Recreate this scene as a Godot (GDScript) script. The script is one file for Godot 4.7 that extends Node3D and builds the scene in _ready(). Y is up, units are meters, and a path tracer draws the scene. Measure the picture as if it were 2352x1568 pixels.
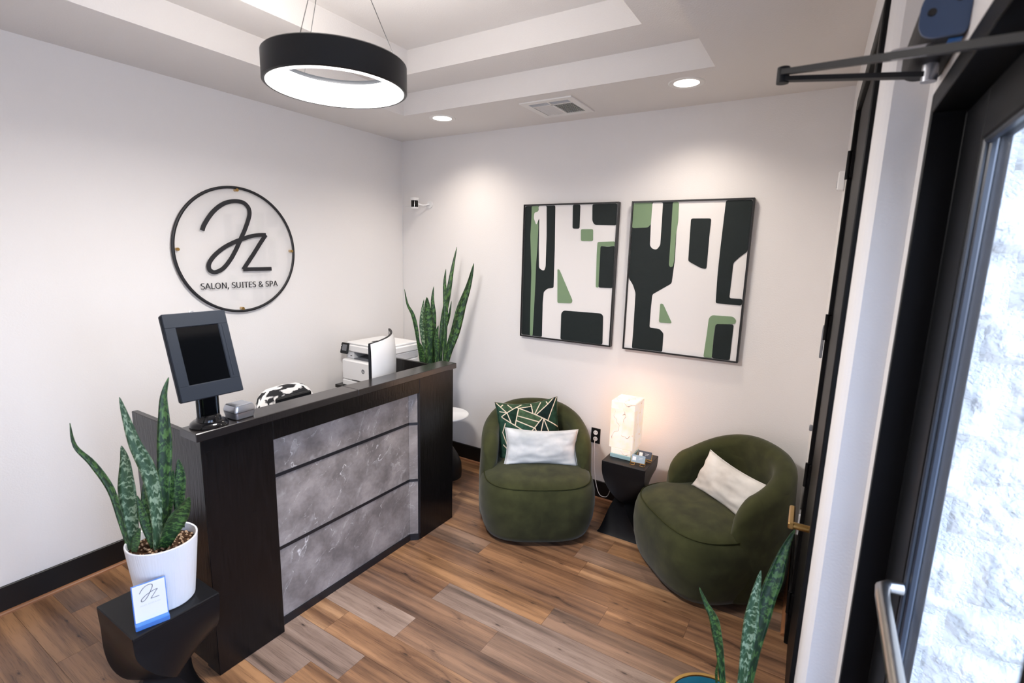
extends Node3D
# A salon reception room: desk, armchairs, paintings, plants and a glazed entrance door.

const H := 2.725          # soffit height
const TRAY_A := 2.867     # first tray level
const TRAY_B := 3.005     # upper tray level
const DEPTH := 4.08       # room depth
var M := {}
var taken := {}
var rng := RandomNumberGenerator.new()

# ---------------------------------------------------------------- mesh helpers
func maker(smooth := -1) -> SurfaceTool:
	var st := SurfaceTool.new()
	st.begin(Mesh.PRIMITIVE_TRIANGLES)
	st.set_smooth_group(smooth)
	return st

func tri(st: SurfaceTool, a: Vector3, b: Vector3, c: Vector3, ua := Vector2(), ub := Vector2(), uc := Vector2()) -> void:
	if a.is_equal_approx(b) or b.is_equal_approx(c) or a.is_equal_approx(c):
		return
	st.set_uv(ua)
	st.add_vertex(a)
	st.set_uv(uc)
	st.add_vertex(c)
	st.set_uv(ub)
	st.add_vertex(b)

# corners run counter-clockwise seen from outside
func quad(st: SurfaceTool, a: Vector3, b: Vector3, c: Vector3, d: Vector3, ua := Vector2(), ub := Vector2(), uc := Vector2(), ud := Vector2()) -> void:
	tri(st, a, b, c, ua, ub, uc)
	tri(st, a, c, d, ua, uc, ud)

# box with chamfered edges
func bx(st: SurfaceTool, lo: Vector3, hi: Vector3, b := 0.0) -> void:
	st.set_smooth_group(-1)
	var c := (lo + hi) / 2.0
	var h := (hi - lo) / 2.0
	b = minf(b, minf(h.x, minf(h.y, h.z)) * 0.9)
	var ax := [Vector3.RIGHT, Vector3.UP, Vector3.BACK]
	for k in 3:
		var n: Vector3 = ax[k]
		var u: Vector3 = ax[(k + 1) % 3]
		var v: Vector3 = ax[(k + 2) % 3]
		var hn: float = h[k]
		var hu: float = h[(k + 1) % 3]
		var hv: float = h[(k + 2) % 3]
		for s in [1.0, -1.0]:
			var o: Vector3 = c + n * hn * s
			var uu: Vector3 = u * (hu - b)
			var vv: Vector3 = v * (hv - b) * s
			quad(st, o - uu - vv, o + uu - vv, o + uu + vv, o - uu + vv, Vector2(0, 1), Vector2(1, 1), Vector2(1, 0), Vector2(0, 0))
		if b > 0.0:
			# edges parallel to n
			for su in [1.0, -1.0]:
				for sv in [1.0, -1.0]:
					var p: Vector3 = c + u * hu * su + v * (hv - b) * sv
					var q: Vector3 = c + u * (hu - b) * su + v * hv * sv
					var nn: Vector3 = n * (hn - b) * su * sv
					quad(st, p - nn, q - nn, q + nn, p + nn)
	if b > 0.0:
		for sx in [1.0, -1.0]:
			for sy in [1.0, -1.0]:
				for sz in [1.0, -1.0]:
					var p := c + Vector3(h.x * sx, (h.y - b) * sy, (h.z - b) * sz)
					var q := c + Vector3((h.x - b) * sx, h.y * sy, (h.z - b) * sz)
					var r := c + Vector3((h.x - b) * sx, (h.y - b) * sy, h.z * sz)
					if sx * sy * sz > 0:
						tri(st, p, q, r)
					else:
						tri(st, p, r, q)

# surface over rows of points; outside is (along a row) x (from row to row)
func grid(st: SurfaceTool, rows: Array, close_u := false, close_v := false, uv_scale := Vector2.ONE) -> void:
	var n := rows.size()
	var m: int = rows[0].size()
	for i in (n if close_v else n - 1):
		for j in (m if close_u else m - 1):
			var i2 := (i + 1) % n
			var j2 := (j + 1) % m
			var u0 := float(j) / (m if close_u else m - 1) * uv_scale.x
			var u1 := float(j + 1) / (m if close_u else m - 1) * uv_scale.x
			var v0 := float(i) / (n if close_v else n - 1) * uv_scale.y
			var v1 := float(i + 1) / (n if close_v else n - 1) * uv_scale.y
			quad(st, rows[i][j], rows[i][j2], rows[i2][j2], rows[i2][j], Vector2(u0, v0), Vector2(u1, v0), Vector2(u1, v1), Vector2(u0, v1))

# turned shape: profile of (radius, height) from the bottom up the outside
func lathe(st: SurfaceTool, prof: Array, segs := 32, c := Vector3.ZERO, sx := 1.0, sz := 1.0) -> void:
	var group := 1
	for i in prof.size() - 1:
		if i > 0:
			var d0: Vector2 = (prof[i] - prof[i - 1]).normalized()
			var d1: Vector2 = (prof[i + 1] - prof[i]).normalized()
			if d0.dot(d1) < 0.8:
				group += 1
		st.set_smooth_group(group)
		var rows := []
		for k in 2:
			var row := []
			for j in segs:
				var t := TAU * j / segs
				row.append(c + Vector3(prof[i + k].x * cos(t) * sx, prof[i + k].y, -prof[i + k].x * sin(t) * sz))
			rows.append(row)
		grid(st, rows, true)

# round bar along points
func tube(st: SurfaceTool, pts: Array, r: float, segs := 8, closed := false) -> void:
	st.set_smooth_group(1)
	var n := pts.size()
	var up := Vector3.UP
	var rows := []
	for i in n:
		var a: Vector3 = pts[(i - 1 + n) % n] if closed or i > 0 else pts[i]
		var b: Vector3 = pts[(i + 1) % n] if closed or i < n - 1 else pts[i]
		var d := (b - a).normalized()
		if i == 0 and absf(d.dot(up)) > 0.9:
			up = Vector3.RIGHT
		var side := d.cross(up).normalized()
		up = side.cross(d).normalized()
		var row := []
		for j in segs:
			var t := TAU * j / segs
			row.append(pts[i] + (side * cos(t) + up * sin(t)) * r)
		rows.append(row)
	if closed:
		rows.append(rows[0])
	grid(st, rows, true)
	if not closed:
		st.set_smooth_group(-1)
		for j in range(1, segs - 1):
			tri(st, rows[0][0], rows[0][j + 1], rows[0][j])
			tri(st, rows[n - 1][0], rows[n - 1][j], rows[n - 1][j + 1])

# polygon (counter-clockwise or not) in the plane of ex, ey at o, extruded along ex x ey from h0 to h1
func prism(st: SurfaceTool, poly: PackedVector2Array, o: Vector3, ex: Vector3, ey: Vector3, h0: float, h1: float) -> void:
	if Geometry2D.is_polygon_clockwise(poly):
		poly.reverse()
	var en := ex.cross(ey).normalized()
	st.set_smooth_group(-1)
	var idx := Geometry2D.triangulate_polygon(poly)
	var low := func(k: int) -> Vector3: return o + ex * poly[k].x + ey * poly[k].y + en * h0
	var top := func(k: int) -> Vector3: return o + ex * poly[k].x + ey * poly[k].y + en * h1
	for t in range(0, idx.size(), 3):
		var ia := idx[t]
		var ib := idx[t + 1]
		var ic := idx[t + 2]
		if (poly[ib] - poly[ia]).cross(poly[ic] - poly[ia]) < 0:
			var s := ib
			ib = ic
			ic = s
		tri(st, top.call(ia), top.call(ib), top.call(ic), poly[ia], poly[ib], poly[ic])
		tri(st, low.call(ia), low.call(ic), low.call(ib), poly[ia], poly[ic], poly[ib])
	for k in poly.size():
		var k2 := (k + 1) % poly.size()
		quad(st, low.call(k), low.call(k2), top.call(k2), top.call(k))

# plan polygon of (x, z) pairs, extruded upwards
func plan(st: SurfaceTool, xz: Array, y0: float, y1: float) -> void:
	var p := PackedVector2Array()
	for k in range(0, xz.size(), 2):
		p.append(Vector2(xz[k], -xz[k + 1]))
	prism(st, p, Vector3.ZERO, Vector3.RIGHT, Vector3.FORWARD, y0, y1)

func disc_poly(r: float, n := 32, c := Vector2.ZERO) -> PackedVector2Array:
	var p := PackedVector2Array()
	for k in n:
		p.append(c + Vector2(cos(TAU * k / n), sin(TAU * k / n)) * r)
	return p

func done(st: SurfaceTool) -> ArrayMesh:
	st.generate_normals()
	st.index()
	return st.commit()

func smooth_path(pts: Array, per := 6) -> Array:
	var out := []
	for i in pts.size() - 1:
		var p0: Vector3 = pts[maxi(i - 1, 0)]
		var p1: Vector3 = pts[i]
		var p2: Vector3 = pts[i + 1]
		var p3: Vector3 = pts[mini(i + 2, pts.size() - 1)]
		for k in per:
			out.append(p1.cubic_interpolate(p2, p0, p3, float(k) / per))
	out.append(pts[-1])
	return out

# ---------------------------------------------------------------- node helpers
func numbered(called: String) -> String:
	var n: int = taken.get(called, 0)
	taken[called] = n + 1
	return called if n == 0 else "%s_%03d" % [called, n]

func tag(o: Node, label: String, category := "", group := "", kind := "") -> void:
	if label: o.set_meta("label", label)
	if category: o.set_meta("category", category)
	if group: o.set_meta("group", group)
	if kind: o.set_meta("kind", kind)

func thing(called: String, label: String, category: String, at := Vector3.ZERO, turn := 0.0, group := "") -> Node3D:
	var o := Node3D.new()
	o.name = numbered(called)
	add_child(o)
	o.position = at
	o.rotation.y = turn
	tag(o, label, category, group)
	return o

func part(parent: Node, called: String, mesh, material: Material, label := "") -> MeshInstance3D:
	var o := MeshInstance3D.new()
	o.name = called if parent != self else numbered(called)
	o.mesh = done(mesh) if mesh is SurfaceTool else mesh
	o.material_override = material
	parent.add_child(o, true)
	if label: o.set_meta("label", label)
	return o

func single(called: String, mesh, material: Material, label: String, category: String, group := "") -> MeshInstance3D:
	var o := part(self, called, mesh, material)
	tag(o, label, category, group)
	return o

func struct(called: String, mesh, material: Material, label := "") -> MeshInstance3D:
	var o := part(self, called, mesh, material)
	tag(o, label, "", "", "structure")
	return o

func box_mesh(lo: Vector3, hi: Vector3, b := 0.0) -> SurfaceTool:
	var st := maker()
	bx(st, lo, hi, b)
	return st

# ---------------------------------------------------------------- materials
func srgb(r: int, g: int, b: int) -> Color:
	return Color(r / 255.0, g / 255.0, b / 255.0)

func mat(c: Color, rough := 0.6, metal := 0.0, spec := 0.5) -> StandardMaterial3D:
	var m := StandardMaterial3D.new()
	m.albedo_color = c
	m.roughness = rough
	m.metallic = metal
	m.metallic_specular = spec
	return m

func noise(freq: float, s: int, octaves := 3, ridged := false, warp := 0.0) -> FastNoiseLite:
	var f := FastNoiseLite.new()
	f.noise_type = FastNoiseLite.TYPE_SIMPLEX_SMOOTH
	f.frequency = freq
	f.seed = s
	f.fractal_type = FastNoiseLite.FRACTAL_RIDGED if ridged else FastNoiseLite.FRACTAL_FBM
	f.fractal_octaves = octaves
	if warp > 0.0:
		f.domain_warp_enabled = true
		f.domain_warp_amplitude = warp
		f.domain_warp_frequency = freq * 0.7
	return f

# grey values 0..255 of a noise, drawn at gw x gh and stretched to w x h
func grey(f: FastNoiseLite, gw: int, gh: int, w: int, h: int) -> PackedByteArray:
	var im := f.get_image(gw, gh, false, false, true)
	im.convert(Image.FORMAT_L8)
	if gw != w or gh != h:
		im.resize(w, h, Image.INTERPOLATE_CUBIC)
	return im.get_data()

func picture(w: int, h: int, rgb: PackedByteArray) -> ImageTexture:
	return ImageTexture.create_from_image(Image.create_from_data(w, h, false, Image.FORMAT_RGB8, rgb))

func relief(freq: float, s: int, octaves := 3, size := 256) -> ImageTexture:
	var im := noise(freq, s, octaves).get_seamless_image(size, size)
	im.convert(Image.FORMAT_L8)
	return ImageTexture.create_from_image(im)

func bumpy(m: StandardMaterial3D, tex: Texture2D, depth_cm: float, per_metre: float, world := true) -> StandardMaterial3D:
	m.heightmap_enabled = true
	m.heightmap_texture = tex
	m.heightmap_scale = depth_cm
	m.uv1_triplanar = true
	m.uv1_world_triplanar = world
	m.uv1_scale = Vector3.ONE * per_metre
	return m

func lerp3(a: Vector3, b: Vector3, t: float) -> Vector3:
	return a + (b - a) * clampf(t, 0.0, 1.0)

# eight strips of board figure, one above the other
func wood_texture() -> ImageTexture:
	var w := 1024
	var h := 1024
	var streak := grey(noise(0.035, 11, 4), 36, 1024, w, h)
	var broad := grey(noise(0.009, 12, 2), 60, 1024, w, h)
	var fine := grey(noise(0.32, 13, 3), 30, 1024, w, h)
	var patch := grey(noise(0.006, 14, 3), 512, 1024, w, h)
	var dark := [Vector3(108, 77, 56), Vector3(100, 73, 56), Vector3(114, 82, 59), Vector3(106, 84, 70), Vector3(108, 77, 54), Vector3(100, 76, 62), Vector3(120, 100, 88), Vector3(104, 75, 55)]
	var light := [Vector3(174, 132, 96), Vector3(158, 118, 87), Vector3(180, 140, 103), Vector3(158, 126, 103), Vector3(172, 129, 91), Vector3(154, 119, 93), Vector3(172, 149, 133), Vector3(164, 122, 88)]
	var knots := []
	for s in 8:
		for k in 3:
			knots.append([s, Vector2(rng.randf_range(60, 960), s * 128 + rng.randf_range(22, 106)), rng.randf_range(5, 11)])
	var rgb := PackedByteArray()
	rgb.resize(w * h * 3)
	for y in h:
		var s := y / 128
		var near := []
		for k in knots:
			if k[0] == s: near.append(k)
		for x in w:
			var yy := y
			var kn := 0.0
			for k in near:
				var dx: float = (x - k[1].x) / (k[2] * 5.0)
				var dy: float = (y - k[1].y) / (k[2] * 1.5)
				var d := dx * dx + dy * dy
				if d < 6.0:
					var e := exp(-d * 1.3)
					yy += int(dy * e * k[2] * 2.6)
					kn = maxf(kn, exp(-d * 9.0) + 0.35 * e * maxf(0.0, sin(sqrt(d) * 14.0)))
			yy = clampi(yy, s * 128, s * 128 + 127)
			var i := yy * w + x
			var t := (broad[i] / 255.0 - 0.5) * 1.25 + (streak[i] / 255.0 - 0.5) * 0.75 + 0.58 + (patch[i] / 255.0 - 0.5) * 0.25
			t -= maxf(0.0, 0.44 - fine[i] / 255.0) * 1.4
			t -= kn * 0.8
			var c := lerp3(dark[s], light[s], t)
			if t < 0.0:
				c *= maxf(0.55, 1.0 + t * 0.7)
			var o := (y * w + x) * 3
			rgb[o] = int(clampf(c.x, 0, 255))
			rgb[o + 1] = int(clampf(c.y, 0, 255))
			rgb[o + 2] = int(clampf(c.z, 0, 255))
	return picture(w, h, rgb)

# grey-taupe stone laminate with pale veins
func stone_texture() -> ImageTexture:
	var n := 768
	var cloud := grey(noise(0.006, 21, 5, false, 60.0), n, n, n, n)
	var mottle := grey(noise(0.05, 22, 4, false, 20.0), n, n, n, n)
	var q := n * 3 / 2   # veins run slantwise: drawn on a larger sheet and read at a slant
	var vein := grey(noise(0.0045, 23, 4, false, 30.0), q, q / 2, q, q)
	var hair := grey(noise(0.006, 24, 4, false, 40.0), q, q / 3, q, q)
	var gate := grey(noise(0.012, 25, 3), n, n, n, n)
	var rgb := PackedByteArray()
	rgb.resize(n * n * 3)
	for y in n:
		for x in n:
			var i := y * n + x
			var k := (cloud[i] / 255.0 - 0.5) * 1.3 + (mottle[i] / 255.0 - 0.5) * 0.35 + 0.5
			var c := lerp3(Vector3(114, 107, 104), Vector3(162, 153, 149), k)
			var g := gate[i] / 255.0
			var r := int(x * 0.82 + y * 0.57) + q * int(-x * 0.57 + y * 0.82 + n * 0.57)
			var s := int(x * 0.6 + y * 0.8) + q * int(-x * 0.8 + y * 0.6 + n * 0.8)
			var v := clampf(1.0 - absf(vein[r] - 128.0) / 2.2, 0.0, 1.0) * clampf((g - 0.42) * 5.0, 0.0, 1.0)
			v = maxf(v, clampf(1.0 - absf(hair[s] - 122.0) / 1.5, 0.0, 1.0) * clampf((0.52 - g) * 5.0, 0.0, 1.0) * 0.8)
			v = maxf(v, clampf(1.0 - absf(vein[r] - 140.0) / 14.0, 0.0, 1.0) * clampf((g - 0.5) * 4.0, 0.0, 1.0) * 0.32)
			c = lerp3(c, Vector3(224, 220, 217), v)
			var o := i * 3
			rgb[o] = int(c.x)
			rgb[o + 1] = int(c.y)
			rgb[o + 2] = int(c.z)
	return picture(n, n, rgb)

# banded leaf: u across, v from base to tip
func leaf_texture(pale: bool, s: int) -> ImageTexture:
	var w := 96
	var h := 512
	var band := grey(noise(0.05, s, 3, false, 10.0), 20, h, w, h)
	var blot := grey(noise(0.03, s + 1, 3), w, h, w, h)
	var a := Vector3(22, 50, 28) if not pale else Vector3(46, 78, 48)
	var b := Vector3(88, 126, 62) if not pale else Vector3(168, 186, 154)
	var rgb := PackedByteArray()
	rgb.resize(w * h * 3)
	for y in h:
		for x in w:
			var i := clampi(y + int((blot[y * w + x] / 255.0 - 0.5) * 26.0 + 2.0 * sin(x * 0.21)), 0, h - 1) * w + x
			var k := clampf((band[i] / 255.0 - 0.42) * 3.2, 0.0, 1.0) * 0.85 + (blot[i] / 255.0 - 0.5) * 0.6
			var c := lerp3(a, b, k)
			var e := absf(x / float(w - 1) - 0.5) * 2.0
			if e > 0.93:
				c = lerp3(c, Vector3(150, 160, 96), 0.3)
			var o := (y * w + x) * 3
			rgb[o] = int(c.x)
			rgb[o + 1] = int(c.y)
			rgb[o + 2] = int(c.z)
	return picture(w, h, rgb)

# velvet patchwork: gold lines between green fields
func patchwork_texture() -> ImageTexture:
	var n := 320
	var lines := [[0.008, 0.001, 0.167, 0.181], [0.167, 0.181, 0.414, 0.025], [0.195, 0.025, 0.258, 0.1], [0.117, 0.037, 0.073, 0.076], [0.328, 0.077, 1.0, 0.495], [0.367, 0.094, 0.281, 0.399], [0.167, 0.181, 0.067, 0.245], [0.167, 0.181, 0.047, 0.158], [0.167, 0.181, 0.214, 0.349], [0.073, 0.256, 0.461, 0.542], [0.333, 0.248, 0.661, 0.385], [0.308, 0.328, 0.594, 0.483], [0.719, 0.325, 0.492, 0.56], [0.578, 0.471, 0.625, 0.577], [0.742, 0.342, 0.664, 0.582], [0.742, 0.342, 0.82, 0.602], [0.68, 0.525, 0.719, 0.589], [0.562, 0.022, 0.573, 0.223], [0.567, 0.078, 0.375, 0.098], [0.602, 0.244, 0.723, 0.019], [0.625, 0.257, 0.938, -0.003], [0.812, 0.034, 0.833, 0.09], [0.989, 0.003, 0.812, 0.371], [0.461, 0.542, 0.758, 0.794], [0.492, 0.56, 0.258, 0.93], [0.258, 0.93, 0.055, 0.704], [0.82, 0.602, 1.0, 0.691], [0.758, 0.794, 1.0, 0.691], [0.758, 0.794, 0.633, 1.078], [0.258, 0.93, 0.633, 1.078], [0.055, 0.504, 0.148, 0.799], [0.117, 0.362, 0.055, 0.504], [0.758, 0.794, 1.0, 1.025], [0.383, 0.746, 0.555, 1.034], [0.625, 0.577, 0.523, 0.63]]
	var field := PackedInt32Array()
	field.resize(n * n)
	for l in lines:
		var a := Vector2(l[0], l[1]) * n
		var b := Vector2(l[2], l[3]) * n
		var len := a.distance_to(b)
		for k in int(len * 2.0) + 1:
			var p := a.lerp(b, k / (len * 2.0))
			for dy in range(-2, 3):
				for dx in range(-2, 3):
					var x := int(p.x) + dx
					var y := int(p.y) + dy
					if x >= 0 and y >= 0 and x < n and y < n and dx * dx + dy * dy <= 5:
						field[y * n + x] = -1
	var next := 1
	for start in n * n:
		if field[start] != 0:
			continue
		field[start] = next
		var todo := [start]
		while todo:
			var i: int = todo.pop_back()
			var x := i % n
			for j in [i - 1 if x > 0 else -1, i + 1 if x < n - 1 else -1, i - n, i + n]:
				if j >= 0 and j < n * n and field[j] == 0:
					field[j] = next
					todo.append(j)
		next += 1
	var greens := [Vector3(30, 50, 40), Vector3(58, 78, 58), Vector3(24, 38, 36), Vector3(66, 86, 62), Vector3(36, 60, 46), Vector3(46, 74, 60)]
	var pile := grey(noise(0.03, 31, 3), n, n, n, n)
	var rgb := PackedByteArray()
	rgb.resize(n * n * 3)
	for i in n * n:
		var f := field[i]
		var c: Vector3 = Vector3(214, 198, 176) if f < 0 else greens[(f * 7 + f / 3) % greens.size()] * (0.8 + 0.4 * pile[i] / 255.0)
		rgb[i * 3] = int(clampf(c.x, 0, 255))
		rgb[i * 3 + 1] = int(clampf(c.y, 0, 255))
		rgb[i * 3 + 2] = int(clampf(c.z, 0, 255))
	return picture(n, n, rgb)

# two colours mixed by a noise through a threshold of given softness
func blotch_texture(w: int, h: int, f: FastNoiseLite, a: Vector3, b: Vector3, cut: float, soft: float) -> ImageTexture:
	var g := grey(f, w, h, w, h)
	var rgb := PackedByteArray()
	rgb.resize(w * h * 3)
	for i in w * h:
		var c := lerp3(a, b, (g[i] / 255.0 - cut) / soft + 0.5)
		rgb[i * 3] = int(c.x)
		rgb[i * 3 + 1] = int(c.y)
		rgb[i * 3 + 2] = int(c.z)
	return picture(w, h, rgb)

func make_materials() -> void:
	var peel := relief(0.06, 41, 3, 512)
	M.wall = bumpy(mat(srgb(233, 230, 228), 0.75, 0.0, 0.3), peel, 0.035, 3.0)
	M.ceil = bumpy(mat(srgb(232, 228, 224), 0.85, 0.0, 0.2), peel, 0.05, 3.0)
	M.base = mat(srgb(17, 16, 17), 0.45)
	M.jamb = mat(srgb(18, 18, 19), 0.45, 0.0, 0.25)
	M.round = mat(srgb(150, 102, 68), 0.45)
	var grain_bytes := grey(noise(0.11, 42, 3), 256, 16, 256, 256)
	var grain := ImageTexture.create_from_image(Image.create_from_data(256, 256, false, Image.FORMAT_L8, grain_bytes))
	M.desk = bumpy(mat(srgb(26, 24, 24), 0.27, 0.0, 0.42), grain, 0.06, 3.0)
	var grain_rgb := PackedByteArray()
	grain_rgb.resize(256 * 256 * 3)
	for i in 256 * 256:
		for k in 3:
			grain_rgb[i * 3 + k] = int([10.0, 9.0, 10.0][k] + grain_bytes[i] / 255.0 * [13.0, 11.0, 11.0][k])
	var deskc := picture(256, 256, grain_rgb)
	M.desk_top = bumpy(mat(srgb(34, 31, 31), 0.2, 0.0, 0.6), grain, 0.01, 3.0)
	M.strip = mat(srgb(24, 25, 30), 0.4)
	M.stone = mat(Color.WHITE, 0.42)
	M.stone.albedo_texture = stone_texture()
	M.stone.uv1_triplanar = true
	M.stone.uv1_world_triplanar = true
	M.stone.uv1_scale = Vector3.ONE
	M.stone.uv1_offset = Vector3(0.0, 0.02, -0.15)
	M.plank = mat(Color.WHITE, 0.32, 0.0, 0.5)
	M.plank.albedo_texture = wood_texture()
	M.velvet = mat(Color.WHITE, 0.9, 0.0, 0.2)
	M.velvet.albedo_texture = blotch_texture(256, 256, noise(0.018, 43, 4, false, 20.0), Vector3(46, 48, 29), Vector3(68, 70, 42), 0.5, 0.9)
	M.velvet.uv1_triplanar = true
	M.velvet.uv1_scale = Vector3.ONE * 1.6
	M.velvet.rim_enabled = true
	M.velvet.rim = 0.3
	M.velvet.rim_tint = 1.0
	M.piping = mat(srgb(54, 56, 34), 0.9, 0.0, 0.2)
	M.patchwork = mat(Color.WHITE, 0.85, 0.0, 0.2)
	M.patchwork.albedo_texture = patchwork_texture()
	M.cloud = mat(Color.WHITE, 0.9, 0.0, 0.2)
	M.cloud.albedo_texture = blotch_texture(256, 192, noise(0.008, 45, 4, false, 40.0), Vector3(184, 188, 190), Vector3(224, 224, 224), 0.45, 0.9)
	M.cream = mat(Color.WHITE, 0.9, 0.0, 0.2)
	M.cream.albedo_texture = blotch_texture(256, 192, noise(0.008, 46, 4, false, 40.0), Vector3(190, 186, 180), Vector3(220, 217, 212), 0.4, 0.9)
	M.cow = mat(Color.WHITE, 0.8)
	M.cow.albedo_texture = blotch_texture(192, 192, noise(0.022, 47, 3, false, 20.0), Vector3(226, 224, 222), Vector3(24, 24, 28), 0.56, 0.06)
	M.leaf = mat(Color.WHITE, 0.42)
	M.leaf.albedo_texture = leaf_texture(false, 51)
	M.leaf_pale = mat(Color.WHITE, 0.42)
	M.leaf_pale.albedo_texture = leaf_texture(true, 61)
	for k in ["leaf", "leaf_pale"]:
		M[k].backlight_enabled = true
		M[k].backlight = Color(0.12, 0.16, 0.08)
	M.soil = bumpy(mat(srgb(66, 48, 36), 0.95, 0.0, 0.1), relief(0.05, 48, 3, 128), 0.8, 8.0)
	M.pebble = mat(srgb(168, 140, 112), 0.8)
	M.white_pot = bumpy(mat(srgb(232, 232, 234), 0.5), ImageTexture.create_from_image(Image.create_from_data(256, 256, false, Image.FORMAT_L8, grey(noise(0.12, 49, 2), 256, 12, 256, 256))), 0.12, 4.0)
	M.teal = mat(srgb(44, 112, 120), 0.25)
	M.gold = mat(srgb(196, 160, 96), 0.3, 1.0)
	M.brass = mat(srgb(190, 156, 96), 0.28, 1.0)
	M.white = mat(srgb(236, 236, 236), 0.45)
	M.white_trim = mat(srgb(238, 236, 232), 0.5)
	M.light_grey = mat(srgb(205, 206, 210), 0.5)
	M.mid_grey = mat(srgb(110, 112, 118), 0.5)
	M.black = mat(srgb(18, 18, 20), 0.4)
	M.gloss_black = mat(srgb(12, 12, 14), 0.1)
	M.matte_black = mat(srgb(20, 21, 24), 0.5, 0.0, 0.35)
	M.table_black = mat(srgb(20, 20, 22), 0.36, 0.0, 0.32)
	M.screen = mat(srgb(6, 7, 9), 0.08)
	M.kiosk = mat(srgb(33, 38, 46), 0.5, 0.0, 0.3)
	M.silver = mat(srgb(186, 188, 194), 0.32, 0.9)
	M.steel = mat(srgb(168, 162, 154), 0.3, 1.0)
	M.letter = mat(srgb(30, 31, 36), 0.5)
	M.ring = mat(srgb(26, 28, 31), 0.4, 0.0, 0.4)
	M.alu = mat(srgb(15, 16, 19), 0.45, 0.0, 0.25)
	M.cap = mat(srgb(78, 96, 128), 0.35, 0.6)  # the blue in this colour stands for sky reflected in the metal
	M.bead = mat(srgb(40, 46, 56), 0.3, 0.0, 0.5)
	M.glass = mat(Color(1, 1, 1, 0.04), 0.03, 0.0, 0.3)
	M.glass.transparency = BaseMaterial3D.TRANSPARENCY_ALPHA
	M.acrylic = mat(Color(1, 1, 1, 0.06), 0.05)
	M.acrylic.transparency = BaseMaterial3D.TRANSPARENCY_ALPHA
	M.acrylic_blue = mat(Color(0.35, 0.6, 0.95, 0.55), 0.1)
	M.acrylic_blue.transparency = BaseMaterial3D.TRANSPARENCY_ALPHA
	M.teal_glass = mat(srgb(168, 196, 196), 0.1)
	var daub := relief(0.02, 71, 4, 256)
	M.paint_w = bumpy(mat(srgb(232, 229, 227), 0.6), daub, 0.06, 2.0)
	M.paint_d = bumpy(mat(srgb(32, 39, 39), 0.55, 0.0, 0.3), daub, 0.12, 2.0)
	M.paint_g = bumpy(mat(srgb(124, 148, 116), 0.6, 0.0, 0.3), daub, 0.10, 2.0)
	M.frame = mat(srgb(18, 18, 20), 0.4)
	M.limestone = bumpy(mat(srgb(206, 201, 192), 0.9, 0.0, 0.1), relief(0.012, 81, 5, 512), 3.0, 1.3)
	M.mortar = bumpy(mat(srgb(204, 201, 194), 0.95, 0.0, 0.1), relief(0.05, 82, 3, 256), 0.5, 4.0)
	M.paving = bumpy(mat(srgb(186, 182, 176), 0.9), relief(0.05, 83, 3, 256), 0.3, 2.0)
	M.diffuser = mat(srgb(250, 250, 250), 0.6)
	M.diffuser.emission_enabled = true
	M.diffuser.emission = Color(1.0, 0.98, 0.96)
	M.diffuser.emission_energy_multiplier = 5.0
	M.downlight = M.diffuser.duplicate()
	M.downlight.emission = Color(1.0, 0.96, 0.92)
	M.downlight.emission_energy_multiplier = 5.0
	M.alabaster = mat(Color.WHITE, 0.4)
	var veins := grey(noise(0.006, 91, 3, false, 14.0), 256, 256, 256, 256)
	var body := grey(noise(0.012, 92, 3), 256, 256, 256, 256)
	var rgb := PackedByteArray()
	rgb.resize(256 * 256 * 3)
	for i in 256 * 256:
		var c := lerp3(Vector3(255, 226, 200), Vector3(255, 246, 236), body[i] / 255.0)
		c = lerp3(c, Vector3(120, 96, 84), clampf(1.0 - absf(veins[i] - 120.0) / 4.5, 0.0, 1.0) * clampf((body[i] / 255.0 - 0.35) * 5.0, 0.0, 1.0) * 0.8)
		rgb[i * 3] = int(c.x)
		rgb[i * 3 + 1] = int(c.y)
		rgb[i * 3 + 2] = int(c.z)
	var al := picture(256, 256, rgb)
	M.alabaster.albedo_texture = al
	M.alabaster.emission_enabled = true
	M.alabaster.emission = Color.WHITE
	M.alabaster.emission_operator = BaseMaterial3D.EMISSION_OP_MULTIPLY
	M.alabaster.emission_texture = al
	M.alabaster.emission_energy_multiplier = 0.32
	M.alabaster.uv1_triplanar = true
	M.alabaster.uv1_scale = Vector3.ONE * 3.0
	M.desk.albedo_texture = deskc
	M.desk.albedo_color = Color.WHITE

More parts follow.
